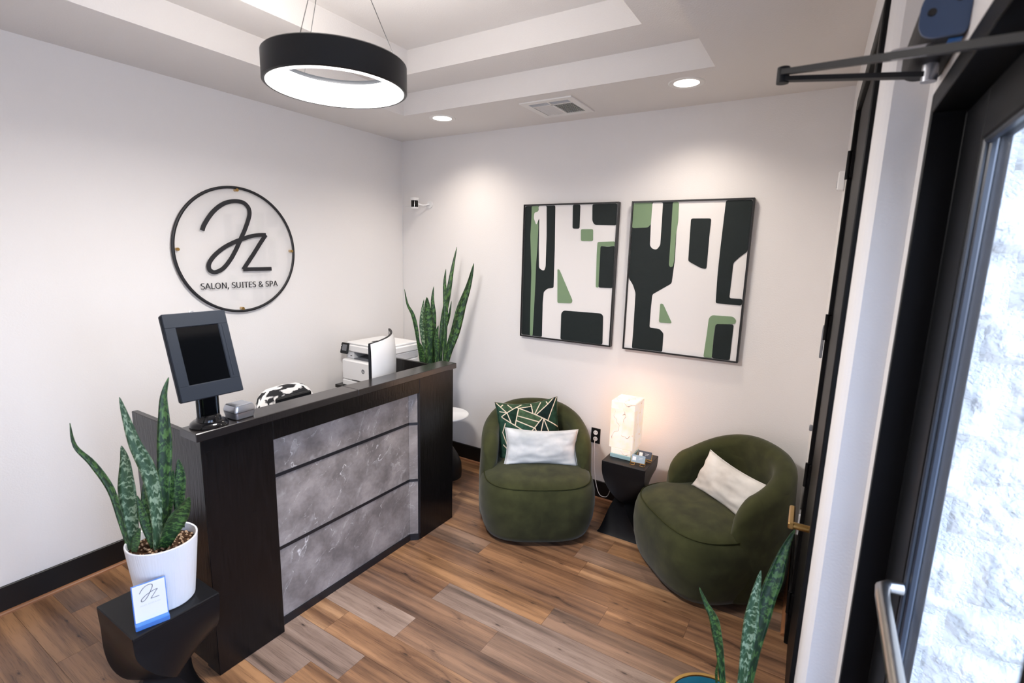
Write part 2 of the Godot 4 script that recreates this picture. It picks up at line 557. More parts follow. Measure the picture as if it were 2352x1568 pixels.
# painted fields as pairs across and down the canvas; leaves as kind, width and points from base to tip
const PAINT_ONE := [
	["d", [0.012, 0.009, 0.353, 0.012, 0.365, 0.314, 0.369, 0.609, 0.303, 0.616, 0.26, 0.643, 0.253, 0.724, 0.258, 0.991, 0.012, 0.991]],
	["g", [0.088, 0.009, 0.17, 0.009, 0.162, 0.055, 0.173, 0.168, 0.169, 0.318, 0.161, 0.442, 0.16, 0.585, 0.156, 0.748, 0.148, 0.991, 0.116, 0.991, 0.112, 0.769, 0.109, 0.497, 0.084, 0.231, 0.09, 0.099]],
	["w", [0.168, 0.009, 0.257, 0.009, 0.269, 0.229, 0.271, 0.456, 0.257, 0.483, 0.232, 0.482, 0.197, 0.466, 0.187, 0.317, 0.18, 0.099, 0.148, 0.151, 0.117, 0.099, 0.122, 0.06, 0.169, 0.051]],
	["d", [0.54, 0.009, 0.618, 0.009, 0.62, 0.17, 0.612, 0.177, 0.548, 0.177]],
	["d", [0.741, 0.009, 0.988, 0.009, 0.988, 0.155, 0.772, 0.151, 0.748, 0.124]],
	["g", [0.636, 0.181, 0.76, 0.18, 0.766, 0.263, 0.643, 0.264]],
	["g", [0.812, 0.268, 0.988, 0.263, 0.988, 0.295, 0.917, 0.3, 0.845, 0.296, 0.848, 0.585, 0.819, 0.585, 0.811, 0.355]],
	["d", [0.845, 0.296, 0.917, 0.302, 0.988, 0.293, 0.988, 0.584, 0.848, 0.585]],
	["g", [0.406, 0.469, 0.426, 0.472, 0.583, 0.691, 0.574, 0.712, 0.421, 0.718]],
	["d", [0.469, 0.791, 0.494, 0.77, 0.885, 0.767, 0.909, 0.782, 0.919, 0.991, 0.472, 0.991]],
]
const PAINT_TWO := [
	["d", [0.012, 0.009, 0.403, 0.009, 0.407, 0.145, 0.416, 0.371, 0.404, 0.529, 0.242, 0.608, 0.238, 0.701, 0.238, 0.833, 0.328, 0.835, 0.368, 0.862, 0.37, 0.991, 0.088, 0.991, 0.09, 0.868, 0.087, 0.606, 0.057, 0.551, 0.012, 0.51]],
	["g", [0.012, 0.009, 0.184, 0.009, 0.186, 0.147, 0.158, 0.171, 0.012, 0.175]],
	["w", [0.184, 0.009, 0.275, 0.009, 0.278, 0.146, 0.279, 0.283, 0.253, 0.313, 0.215, 0.31, 0.189, 0.289, 0.183, 0.147]],
	["g", [0.359, 0.009, 0.411, 0.009, 0.417, 0.13, 0.407, 0.22, 0.411, 0.371, 0.404, 0.419, 0.38, 0.424, 0.368, 0.411, 0.366, 0.258]],
	["d", [0.522, 0.116, 0.685, 0.117, 0.682, 0.215, 0.683, 0.427, 0.639, 0.423, 0.529, 0.382, 0.524, 0.218]],
	["d", [0.786, 0.009, 0.988, 0.009, 0.988, 0.314, 0.934, 0.346, 0.888, 0.384, 0.887, 0.486, 0.884, 0.6, 0.988, 0.6, 0.988, 0.641, 0.782, 0.637, 0.776, 0.469, 0.777, 0.322, 0.783, 0.106]],
	["g", [0.319, 0.665, 0.343, 0.666, 0.435, 0.789, 0.32, 0.792]],
	["g", [0.74, 0.735, 0.762, 0.714, 0.93, 0.713, 0.956, 0.733, 0.95, 0.758, 0.798, 0.769, 0.793, 0.846, 0.795, 0.991, 0.725, 0.991, 0.736, 0.828]],
	["d", [0.8, 0.768, 0.939, 0.761, 0.936, 0.991, 0.795, 0.991, 0.796, 0.845]],
]
const LEAVES_DESK := [
	[0, 0.023, [1.231, 0.721, 2.682, 1.215, 0.829, 2.691, 1.197, 0.951, 2.703, 1.171, 1.053, 2.736, 1.145, 1.123, 2.770, 1.131, 1.202, 2.772]],
	[1, 0.043, [1.298, 0.713, 2.620, 1.302, 0.822, 2.616, 1.304, 0.930, 2.617, 1.301, 1.032, 2.628, 1.293, 1.126, 2.653, 1.288, 1.223, 2.669, 1.286, 1.298, 2.680]],
	[0, 0.043, [1.277, 0.755, 2.593, 1.276, 0.845, 2.583, 1.275, 0.950, 2.571, 1.275, 1.069, 2.558, 1.273, 1.179, 2.550, 1.270, 1.267, 2.542, 1.273, 1.333, 2.522]],
	[1, 0.052, [1.225, 0.713, 2.669, 1.219, 0.786, 2.663, 1.211, 0.876, 2.661, 1.204, 0.965, 2.658, 1.198, 1.044, 2.653, 1.188, 1.097, 2.656]],
	[0, 0.038, [1.261, 0.740, 2.524, 1.259, 0.861, 2.520, 1.260, 0.954, 2.509, 1.256, 1.012, 2.509]],
	[0, 0.027, [1.285, 0.716, 2.627, 1.277, 0.794, 2.639, 1.270, 0.873, 2.648, 1.264, 0.927, 2.653]],
	[0, 0.037, [1.279, 0.707, 2.616, 1.265, 0.782, 2.623, 1.253, 0.874, 2.627, 1.245, 0.961, 2.621]],
	[0, 0.060, [1.313, 0.717, 2.610, 1.341, 0.797, 2.586, 1.369, 0.864, 2.561, 1.393, 0.914, 2.544]],
	[0, 0.032, [1.253, 0.769, 2.571, 1.257, 0.888, 2.548, 1.259, 0.977, 2.530]],
	[0, 0.025, [1.273, 0.728, 2.684, 1.282, 0.775, 2.677, 1.292, 0.819, 2.665]],
]
const LEAVES_CORNER := [
	[0, 0.042, [0.712, 0.846, 0.336, 0.709, 1.108, 0.321, 0.714, 1.275, 0.299, 0.736, 1.495, 0.262, 0.750, 1.686, 0.231, 0.765, 1.840, 0.200]],
	[0, 0.038, [0.755, 0.853, 0.340, 0.755, 1.207, 0.327, 0.751, 1.390, 0.317, 0.738, 1.552, 0.315, 0.738, 1.669, 0.302]],
	[0, 0.071, [0.751, 0.853, 0.343, 0.784, 1.024, 0.326, 0.830, 1.193, 0.297, 0.868, 1.378, 0.275, 0.916, 1.551, 0.245, 0.950, 1.720, 0.227]],
	[0, 0.038, [0.646, 0.836, 0.340, 0.643, 1.103, 0.336, 0.640, 1.290, 0.332, 0.630, 1.419, 0.334, 0.634, 1.529, 0.324]],
	[0, 0.071, [0.670, 0.856, 0.424, 0.674, 1.119, 0.428, 0.674, 1.257, 0.434, 0.671, 1.375, 0.443, 0.673, 1.456, 0.449]],
	[1, 0.040, [0.630, 0.847, 0.406, 0.615, 1.073, 0.415, 0.602, 1.203, 0.423, 0.599, 1.313, 0.422, 0.609, 1.431, 0.410]],
	[0, 0.029, [0.612, 0.849, 0.434, 0.592, 1.076, 0.457, 0.581, 1.206, 0.471, 0.564, 1.316, 0.490, 0.537, 1.397, 0.518, 0.524, 1.514, 0.535]],
	[0, 0.033, [0.684, 0.841, 0.334, 0.693, 1.068, 0.317, 0.709, 1.171, 0.293, 0.736, 1.292, 0.261, 0.747, 1.418, 0.242]],
	[0, 0.035, [0.732, 0.860, 0.398, 0.731, 1.067, 0.404, 0.733, 1.168, 0.406, 0.745, 1.238, 0.400]],
	[0, 0.042, [0.659, 0.861, 0.460, 0.650, 1.032, 0.488, 0.650, 1.108, 0.507]],
]
const LEAVES_DOOR := [
	[0, 0.029, [3.113, 0.412, 1.777, 3.092, 0.546, 1.787, 3.076, 0.625, 1.797, 3.063, 0.680, 1.806, 3.038, 0.726, 1.816, 3.015, 0.780, 1.827]],
	[1, 0.038, [3.162, 0.443, 1.782, 3.164, 0.559, 1.782, 3.166, 0.656, 1.781, 3.168, 0.733, 1.781, 3.172, 0.809, 1.781, 3.177, 0.874, 1.780]],
	[0, 0.047, [3.175, 0.399, 1.720, 3.184, 0.552, 1.706, 3.194, 0.655, 1.692, 3.201, 0.735, 1.679, 3.214, 0.801, 1.665, 3.223, 0.855, 1.651, 3.235, 0.908, 1.637, 3.252, 0.960, 1.622]],
	[0, 0.009, [3.089, 0.359, 1.729, 3.082, 0.423, 1.730, 3.081, 0.469, 1.730]],
]

# ---------------------------------------------------------------- light and lens
func light_and_lens() -> void:
	var cam := Camera3D.new()
	cam.name = "camera"
	add_child(cam)
	var lens := CameraAttributesPhysical.new()
	lens.frustum_focal_length = 17.6
	lens.frustum_focus_distance = 3.7
	lens.exposure_aperture = 3.2
	cam.attributes = lens
	cam.fov = 68.416
	cam.near = 0.05
	cam.far = 60.0
	cam.position = Vector3(3.2425, 1.808, 3.3703)
	cam.rotation = Vector3(-0.1752, 0.5511, 0.0267)
	cam.current = true
	var env := Environment.new()
	env.tonemap_mode = Environment.TONE_MAPPER_LINEAR
	env.tonemap_exposure = 1.12
	env.sdfgi_enabled = true
	env.ssao_enabled = true
	env.ssil_enabled = true
	env.background_mode = Environment.BG_SKY
	var sky := ProceduralSkyMaterial.new()
	sky.sky_top_color = Color(0.66, 0.77, 0.96)
	sky.sky_horizon_color = Color(0.88, 0.93, 1.0)
	sky.ground_horizon_color = Color(0.62, 0.63, 0.66)
	sky.ground_bottom_color = Color(0.5, 0.5, 0.52)
	sky.sky_energy_multiplier = 1.0
	sky.energy_multiplier = 8.6
	env.sky = Sky.new()
	env.sky.sky_material = sky
	var we := WorldEnvironment.new()
	we.name = "world_environment"
	we.environment = env
	add_child(we)

# x of the right-hand wall's face: it runs a degree out of square
func xw(z: float) -> float:
	return 3.266 + 0.02 * z

# ---------------------------------------------------------------- the room
func build_floor() -> void:
	var slab := struct("floor", box_mesh(Vector3(-0.15, -0.12, -0.15), Vector3(3.55, -0.006, DEPTH + 0.15)), M.base, "wood plank floor of the reception room")
	var joints := {1.40: 1.671, 1.5525: 2.09, 1.705: 1.70, 1.8575: 1.388, 1.2475: 2.243, 1.095: 2.478, 0.9425: 1.637, 0.6375: 2.137}
	var strips := {1.40: [1, 6], 1.5525: [5, 3], 1.705: [6, 5], 1.8575: [2, 0], 1.2475: [4, 3]}
	var wdt := 0.1525
	for k in range(-10, 18):
		var z0 := 1.40 + wdt * k
		var z1 := z0 + wdt
		if z1 < 0.0 or z0 > DEPTH:
			continue
		var cut := rng.randf_range(0.2, 1.3)
		var know := -1.0
		for j in joints:
			if absf(j - z0) < 0.01:
				cut = fmod(joints[j], 1.22)
				know = joints[j]
		var x := cut - 1.22
		if x > -0.02: x -= 1.22
		while x < 3.45:
			var a := maxf(x, -0.02)
			var b := minf(x + 1.22, 3.47)
			var strip := rng.randi() % 8
			if strip == 6 and rng.randf() < 0.6: strip = rng.randi() % 6
			for j in strips:
				if absf(j - z0) < 0.01:
					if absf(b - joints[j]) < 0.02: strip = strips[j][0]
					if absf(a - joints[j]) < 0.02: strip = strips[j][1]
			if b - a > 0.004:
				board(slab, a, b, maxf(z0, -0.02), minf(z1, DEPTH), (a - x) / 1.22, (b - x) / 1.22, strip, rng.randf() < 0.5)
			x += 1.22

func board(slab: Node, x0: float, x1: float, z0: float, z1: float, u0: float, u1: float, strip: int, flip: bool) -> void:
	var st := maker()
	var g := 0.0001
	var b := 0.0004
	var v0 := (strip * 128 + 2) / 1024.0
	var v1 := (strip * 128 + 126) / 1024.0
	if flip:
		var s := v0
		v0 = v1
		v1 = s
		u0 = 1.0 - u0
		u1 = 1.0 - u1
	var p := [Vector3(x0 + g, -0.006, z0 + g), Vector3(x1 - g, -0.006, z0 + g), Vector3(x1 - g, -0.006, z1 - g), Vector3(x0 + g, -0.006, z1 - g)]
	var q := []
	for k in 4:
		q.append(Vector3(p[k].x + (b if k in [0, 3] else -b), 0.0, p[k].z + (b if k < 2 else -b)))
	var uv := [Vector2(u0, v0), Vector2(u1, v0), Vector2(u1, v1), Vector2(u0, v1)]
	quad(st, q[3], q[2], q[1], q[0], uv[3], uv[2], uv[1], uv[0])
	for k in 4:
		var k2 := (k + 1) % 4
		quad(st, p[k2], p[k], q[k], q[k2], uv[k2], uv[k], uv[k], uv[k2])
	part(slab, "plank", st, M.plank)

func build_shell() -> void:
	struct("wall_left", box_mesh(Vector3(-0.15, 0, -0.15), Vector3(0, 3.2, DEPTH + 0.15)), M.wall, "white painted wall with the round sign")
	struct("wall_back", box_mesh(Vector3(0, 0, -0.15), Vector3(3.6, 3.2, 0)), M.wall, "white painted wall with the two paintings")
	struct("wall_front", box_mesh(Vector3(0, 0, DEPTH), Vector3(3.6, 3.2, DEPTH + 0.15)), M.wall, "white painted wall behind the viewer")
	# right wall: from the corner to the black door, above that door, the corner beside the glass door, above the glazing
	var st := maker()
	plan(st, [xw(0), 0.0, xw(0) + 0.14, 0.0, xw(0.81) + 0.14, 0.81, xw(0.81), 0.81], 0, 3.2)
	plan(st, [xw(0.81), 0.81, xw(0.81) + 0.14, 0.81, xw(1.75) + 0.14, 1.75, xw(1.75), 1.75], 2.445, 3.2)
	var corner := [xw(1.75), 1.75]
	# eased corner, then the reveal that faces the glazing
	for k in 6:
		var t := k / 5.0
		corner.append_array([lerpf(xw(1.75), 3.329, t) - 0.004 * sin(PI * t), lerpf(1.75, 1.80, t) + 0.004 * sin(PI * t)])
	corner.append_array([3.398, 1.80, 3.405, 1.806, 3.405, 1.812, 3.54, 1.812, 3.54, 1.75])
	plan(st, corner, 0, 3.2)
	plan(st, [3.405, 1.812, 3.54, 1.812, 3.54, DEPTH, 3.405, DEPTH], 2.19, 3.2)
	plan(st, [3.405, 3.86, 3.54, 3.86, 3.54, DEPTH, 3.405, DEPTH], 0, 2.19)
	struct("wall_right", st, M.wall, "white painted wall with the black door and the glass entrance door")
	# ceiling: soffit ring, first step, second step, top
	st = maker()
	var a := [0.62, 2.67, 0.62, 3.46]
	var b := [0.92, 2.385, 0.90, 3.18]
	ring_slab(st, [0.0, 3.6, 0.0, DEPTH], a, H, 3.2)
	ring_slab(st, a, b, TRAY_A, 3.2)
	bx(st, Vector3(b[0], TRAY_B, b[2]), Vector3(b[1], 3.2, b[3]))
	struct("ceiling", st, M.ceil, "white two-step tray ceiling")
	# baseboards and quarter rounds
	struct("baseboard_left", box_mesh(Vector3(0, 0, 0), Vector3(0.013, 0.14, DEPTH), 0.003), M.base, "black baseboard under the sign wall")
	struct("baseboard_back", box_mesh(Vector3(0.013, 0, 0), Vector3(xw(0), 0.14, 0.013), 0.003), M.base, "black baseboard under the paintings")
	st = maker()
	plan(st, [xw(0.013) - 0.013, 0.013, xw(0.013), 0.013, xw(0.81), 0.81, xw(0.81) - 0.013, 0.81], 0, 0.14)
	struct("baseboard_right", st, M.base, "black baseboard between the corner and the black door")
	var prof := PackedVector2Array([Vector2(0, 0), Vector2(0.016, 0), Vector2(0.015, 0.007), Vector2(0.011, 0.012), Vector2(0.006, 0.015), Vector2(0, 0.016)])
	st = maker()
	prism(st, prof, Vector3(0.013, 0, DEPTH), Vector3.RIGHT, Vector3.UP, -DEPTH + 0.013, 0)
	struct("trim_1", st, M.round, "wood quarter round along the sign wall")
	st = maker()
	prism(st, prof, Vector3(0.029, 0, 0.013), Vector3.BACK, Vector3.UP, -(xw(0) - 0.06), 0)
	struct("trim_2", st, M.round, "wood quarter round along the painting wall")
	st = maker()
	var along := Vector3(0.02, 0, 1).normalized()
	prism(st, prof, Vector3(xw(0.03) - 0.013, 0, 0.03), along.cross(Vector3.UP), Vector3.UP, -0.78, 0)
	struct("trim_3", st, M.round, "wood quarter round beside the black door")

func ring_slab(st: SurfaceTool, o: Array, i: Array, y0: float, y1: float) -> void:
	bx(st, Vector3(o[0], y0, o[2]), Vector3(i[0], y1, o[3]))
	bx(st, Vector3(i[1], y0, o[2]), Vector3(o[1], y1, o[3]))
	bx(st, Vector3(i[0], y0, o[2]), Vector3(i[1], y1, i[2]))
	bx(st, Vector3(i[0], y0, i[3]), Vector3(i[1], y1, o[3]))

func holder(called: String, label: String) -> Node3D:
	var o := Node3D.new()
	o.name = called
	add_child(o)
	tag(o, label, "", "", "structure")
	return o

func build_doors() -> void:
	# black interior door in the right wall, closed
	var d := holder("door_1", "black interior door with gold lever beside the olive chair")
	var along := Vector3(0.02, 0, 1).normalized()
	d.position = Vector3(xw(0.81), 0, 0.81)
	d.basis = Basis(along.cross(Vector3.UP) * -1.0, Vector3.UP, along)   # x into the wall, z along it
	part(d, "leaf", box_mesh(Vector3(0.004, 0.01, 0.05), Vector3(0.045, 2.395, 0.89), 0.002), M.jamb)
	var st := maker()
	bx(st, Vector3(-0.012, 0, -0.004), Vector3(0.13, 2.445, 0.048), 0.003)
	bx(st, Vector3(-0.012, 0, 0.892), Vector3(0.13, 2.445, 0.944), 0.003)
	bx(st, Vector3(-0.012, 2.397, 0.048), Vector3(0.13, 2.445, 0.892), 0.003)
	part(d, "frame", st, M.jamb)
	for y in [0.22, 0.86, 1.53, 2.19]:
		st = maker()
		tube(st, [Vector3(-0.013, y - 0.055, 0.05), Vector3(-0.013, y + 0.055, 0.05)], 0.009, 10)
		bx(st, Vector3(-0.006, y - 0.05, 0.05), Vector3(0.003, y + 0.05, 0.075))
		part(d, "hinge", st, M.jamb)
	st = maker()
	tube(st, [Vector3(0.004, 0.965, 0.80), Vector3(-0.062, 0.965, 0.80)], 0.011, 12)
	tube(st, [Vector3(0.003, 0.965, 0.80), Vector3(-0.006, 0.965, 0.80)], 0.026, 20)
	bx(st, Vector3(-0.068, 0.954, 0.67), Vector3(-0.05, 0.976, 0.812), 0.004)
	part(d, "lever", st, M.brass, "gold lever handle")
	# glass entrance door in its black frame, in the same wall nearer the viewer
	var e := holder("door_2", "glazed entrance door in a black metal frame with push bar")
	st = maker()
	bx(st, Vector3(3.405, 0, 1.812), Vector3(3.52, 2.19, 1.84), 0.002)
	bx(st, Vector3(3.465, 0, 1.84), Vector3(3.52, 2.145, 1.85), 0.002)
	bx(st, Vector3(3.405, 2.145, 1.84), Vector3(3.52, 2.19, 2.92), 0.002)
	bx(st, Vector3(3.405, 0, 2.87), Vector3(3.52, 2.145, 2.92), 0.002)
	part(e, "frame", st, M.alu)
	part(e, "stile", box_mesh(Vector3(3.465, 0.01, 1.853), Vector3(3.51, 2.14, 2.045), 0.003), M.alu)
	part(e, "stile", box_mesh(Vector3(3.465, 0.01, 2.745), Vector3(3.51, 2.14, 2.865), 0.003), M.alu)
	part(e, "rail", box_mesh(Vector3(3.465, 2.045, 2.045), Vector3(3.51, 2.14, 2.745), 0.003), M.alu)
	part(e, "rail", box_mesh(Vector3(3.465, 0.01, 2.045), Vector3(3.51, 0.25, 2.745), 0.003), M.alu)
	st = maker()
	bx(st, Vector3(3.467, 0.25, 2.045), Vector3(3.482, 2.045, 2.056), 0.003)
	bx(st, Vector3(3.475, 0.25, 2.056), Vector3(3.488, 2.045, 2.064), 0.003)
	bx(st, Vector3(3.467, 2.034, 2.056), Vector3(3.482, 2.045, 2.745), 0.003)
	bx(st, Vector3(3.467, 0.25, 2.056), Vector3(3.482, 0.261, 2.745), 0.003)
	bx(st, Vector3(3.467, 0.25, 2.734), Vector3(3.482, 2.045, 2.745), 0.003)
	part(e, "glazing_bead", st, M.bead)
	part(e, "glass_pane", box_mesh(Vector3(3.489, 0.25, 2.045), Vector3(3.490, 2.045, 2.745)), M.glass)
	st = maker()
	tube(st, [Vector3(3.465, 1.10, 2.06), Vector3(3.44, 1.10, 2.065), Vector3(3.428, 1.10, 2.08), Vector3(3.425, 1.10, 2.12), Vector3(3.425, 1.10, 2.70), Vector3(3.428, 1.10, 2.72), Vector3(3.44, 1.10, 2.735), Vector3(3.465, 1.10, 2.74)], 0.014, 12)
	part(e, "push_bar", st, M.steel, "brushed steel push bar")
	# window beside it, behind the viewer
	var w := holder("window_1", "tall fixed window beside the glass entrance door")
	st = maker()
	bx(st, Vector3(3.405, 0, 2.92), Vector3(3.52, 0.12, 3.86), 0.002)
	bx(st, Vector3(3.405, 2.145, 2.92), Vector3(3.52, 2.19, 3.86), 0.002)
	bx(st, Vector3(3.405, 0.12, 3.81), Vector3(3.52, 2.145, 3.86), 0.002)
	part(w, "window_frame", st, M.alu)
	part(w, "glass_pane", box_mesh(Vector3(3.462, 0.12, 2.92), Vector3(3.463, 2.145, 3.81)), M.glass)

func build_outside() -> void:
	struct("floor_outside", box_mesh(Vector3(3.55, -0.12, -4), Vector3(12, -0.02, 12)), M.paving, "pale paving outside the entrance")
	var w := struct("wall_outside", box_mesh(Vector3(3.56, -0.02, 0.55), Vector3(6.2, 3.2, 0.93)), M.mortar, "pale rough stone wall outside the entrance door")
	var f := noise(2.2, 84, 4)
	var y := 0.0
	var course := 0
	while y < 3.1:
		var h: float = [0.24, 0.19, 0.27, 0.21, 0.23][course % 5]
		var x := 3.57
		var first := true
		while x < 5.2:
			var len: float = (0.17 + 0.05 * (course % 3)) if first else rng.randf_range(0.28, 0.5)
			rock(w, f, x, minf(x + len, 5.3), y + (0.0 if first else 0.07), y + h + (0.0 if first else 0.07), 0.93)
			x += len
			first = false
		y += h
		course += 1

func rock(w: Node, f: FastNoiseLite, x0: float, x1: float, y0: float, y1: float, z: float) -> void:
	var st := maker(1)
	var n := 7
	var rows := []
	var off := rng.randf_range(0.0, 0.015)
	for i in n + 1:
		var row := []
		for j in n + 1:
			var u := float(j) / n
			var v := float(i) / n
			var x := lerpf(x0 + 0.008, x1 - 0.008, u)
			var yy := lerpf(y0 + 0.008, y1 - 0.008, v)
			var edge := minf(minf(u, 1 - u), minf(v, 1 - v))
			var rise := 0.0 if edge < 0.01 else 0.022 + off + 0.034 * f.get_noise_2d(x * 3.0, yy * 3.0)
			row.append(Vector3(x, yy, z - 0.004 + rise))
		rows.append(row)
	grid(st, rows)
	part(w, "stone_block", st, M.limestone)

# ---------------------------------------------------------------- ceiling fittings
func pendant() -> void:
	var t := thing("ring_pendant_light", "black ring pendant light with glowing white inner face hanging from the tray ceiling", "pendant light", Vector3(1.651, 2.375, 2.046))
	var st := maker()
	lathe(st, [Vector2(0.236, 0.002), Vector2(0.244, 0.0), Vector2(0.250, 0.004), Vector2(0.250, 0.092), Vector2(0.246, 0.096), Vector2(0.208, 0.096), Vector2(0.206, 0.090), Vector2(0.206, 0.080)], 72)
	part(t, "band", st, M.ring)
	st = maker()
	lathe(st, [Vector2(0.2055, 0.080), Vector2(0.2055, 0.012), Vector2(0.2075, 0.006), Vector2(0.213, 0.003), Vector2(0.2425, 0.0012)], 72)
	part(t, "diffuser", st, M.diffuser, "glowing white diffuser")
	var top := Vector3(0, 0.60, 0)
	for k in 3:
		var a := deg_to_rad(52.0 + 120.0 * k)
		var p := Vector3(cos(a) * 0.228, 0.094, -sin(a) * 0.228)
		st = maker()
		tube(st, [p, p.lerp(top, 0.5), top], 0.0013, 6)
		part(t, "cable", st, M.black)
	st = maker()
	lathe(st, [Vector2(0.0, 0.588), Vector2(0.06, 0.588), Vector2(0.064, 0.592), Vector2(0.064, 0.630), Vector2(0.0, 0.630)], 32)
	part(t, "canopy", st, M.ring)
	var l := AreaLight3D.new()
	l.name = "pendant_glow"
	l.area_size = Vector2(0.34, 0.34)
	l.light_energy = 3.2
	l.light_color = Color(1.0, 0.98, 0.965)
	l.area_range = 12.0
	l.area_attenuation = 2.0
	l.shadow_enabled = true
	l.position = Vector3(0, 0.0, 0)
	l.rotation.x = -PI / 2
	t.add_child(l)
	# the glowing inner wall also shines across and up through the open ring
	var o := OmniLight3D.new()
	o.name = "pendant_inner_glow"
	o.light_energy = 0.68
	o.light_color = Color(1.0, 0.98, 0.965)
	o.light_size = 0.12
	o.omni_range = 12.0
	o.omni_attenuation = 2.0
	o.shadow_enabled = true
	o.position = Vector3(0, 0.045, 0)
	t.add_child(o)

func downlight(x: float, z: float, label: String) -> void:
	var t := thing("recessed_light", label, "ceiling light", Vector3(x, H, z), 0.0, "round recessed ceiling lights")
	var st := maker()
	lathe(st, [Vector2(0.066, -0.003), Vector2(0.09, -0.005), Vector2(0.095, -0.001), Vector2(0.095, 0.0)], 40)
	part(t, "trim_ring", st, M.white_trim)
	st = maker()
	lathe(st, [Vector2(0.0, -0.0022), Vector2(0.066, -0.0022), Vector2(0.068, -0.0005)], 40)
	part(t, "lens", st, M.downlight, "glowing white lens")
	var l := SpotLight3D.new()
	l.name = "downlight_glow"
	l.light_energy = 1.05
	l.light_color = Color(1.0, 0.95, 0.895)
	l.light_size = 0.06
	l.spot_angle = 70.0
	l.spot_angle_attenuation = 1.0
	l.spot_range = 12.0
	l.spot_attenuation = 2.0
	l.shadow_enabled = true
	l.position = Vector3(0, -0.012, 0)
	l.rotation.x = -PI / 2
	t.add_child(l)

func vent() -> void:
	var t := thing("ceiling_vent", "square white ceiling air vent with angled slats between the two recessed lights", "air vent", Vector3(1.675, H, 0.345))
	var st := maker()
	var o := 0.178
	var i := 0.135
	ring_slab(st, [-o, o, -o, o], [-i, i, -i, i], -0.008, -0.0005)
	bx(st, Vector3(-0.006, -0.008, -i), Vector3(0.006, -0.002, i))
	bx(st, Vector3(-i, -0.008, 0.068), Vector3(i, -0.002, 0.078))
	part(t, "grille_frame", st, M.white_trim)
	part(t, "backing", box_mesh(Vector3(-i, -0.0018, -i), Vector3(i, -0.0004, i)), M.black)
	for side in [-1.0, 1.0]:
		for k in 10:
			st = maker()
			var x: float = side * (0.012 + 0.0125 * k)
			var run: float = 0.0085 if side < 0 else -0.002
			var poly := PackedVector2Array([Vector2(x - run / 2 - 0.0006, -0.0078), Vector2(x - run / 2 + 0.0006, -0.0078), Vector2(x + run / 2 + 0.0006, -0.002), Vector2(x + run / 2 - 0.0006, -0.002)])
			prism(st, poly, Vector3.ZERO, Vector3.RIGHT, Vector3.UP, -i, 0.066)
			part(t, "slat", st, M.white_trim)
		for k in 3:
			st = maker()
			var z := 0.088 + 0.017 * k
			bx(st, Vector3(minf(side * 0.008, side * i), -0.0075, z), Vector3(maxf(side * 0.008, side * i), -0.002, z + 0.006))
			part(t, "slat", st, M.light_grey)

# ---------------------------------------------------------------- on the walls
const SCRIPT_LINE := [-0.219, 0.115, -0.205, 0.149, -0.173, 0.198, -0.137, 0.24, -0.094, 0.275, -0.046, 0.298, 0.008, 0.307, 0.051, 0.3, 0.079, 0.273, 0.084, 0.235, 0.069, 0.186, 0.042, 0.125, 0.013, 0.07, -0.018, 0.01, -0.059, -0.055, -0.105, -0.108, -0.144, -0.131, -0.173, -0.135, -0.193, -0.122, -0.197, -0.093, -0.182, -0.061, -0.145, -0.021, -0.09, 0.02, -0.028, 0.052, 0.023, 0.072, 0.087, 0.094, 0.147, 0.104, 0.188, 0.106, 0.15, 0.057, 0.092, -0.024, 0.05, -0.079, 0.019, -0.121, 0.073, -0.12, 0.139, -0.12, 0.214, -0.119]

# the two-letter script mark as flat strokes in the plane ex, ey
func script_strokes(parent: Node, called: String, o: Vector3, ex: Vector3, ey: Vector3, size: float, wide: float, thick: float, m: Material) -> void:
	var runs := [[0, 18], [17, 27], [27, 31], [31, 34]]
	for r in runs.size():
		var raw := []
		for k in range(runs[r][0], runs[r][1] + 1):
			raw.append(Vector3(SCRIPT_LINE[k * 2], SCRIPT_LINE[k * 2 + 1], 0) * size)
		var line := PackedVector2Array()
		for p in (smooth_path(raw, 4) if r < 2 else raw):
			line.append(Vector2(p.x, p.y))
		for poly in Geometry2D.offset_polyline(line, wide / 2.0, Geometry2D.JOIN_ROUND, Geometry2D.END_ROUND):
			var st := maker()
			prism(st, poly, o, ex, ey, 0.0, thick * (1.0 + 0.04 * r))
			part(parent, called, st, m)

func lettering(parent: Node, called: String, text: String, wide: float, depth: float, m: Material, at: Vector3, b: Basis, serif := false) -> void:
	var tm := TextMesh.new()
	var font := SystemFont.new()
	font.font_names = PackedStringArray(["Droid Serif" if serif else "Droid Sans"])
	tm.font = font
	tm.text = text
	tm.font_size = 48
	tm.pixel_size = 0.01
	tm.depth = 0.02
	tm.curve_step = 1.5
	var size := tm.get_aabb().size
	var k := wide / maxf(size.x, 0.001)
	var arrays := tm.surface_get_arrays(0)
	var am := ArrayMesh.new()
	var v: PackedVector3Array = arrays[Mesh.ARRAY_VERTEX]
	for i in v.size():
		v[i] = Vector3(v[i].x * k, v[i].y * k, v[i].z / 0.02 * depth)
	arrays[Mesh.ARRAY_VERTEX] = v
	am.add_surface_from_arrays(Mesh.PRIMITIVE_TRIANGLES, arrays)
	var o := part(parent, called, am, m)
	o.transform = Transform3D(b, at)

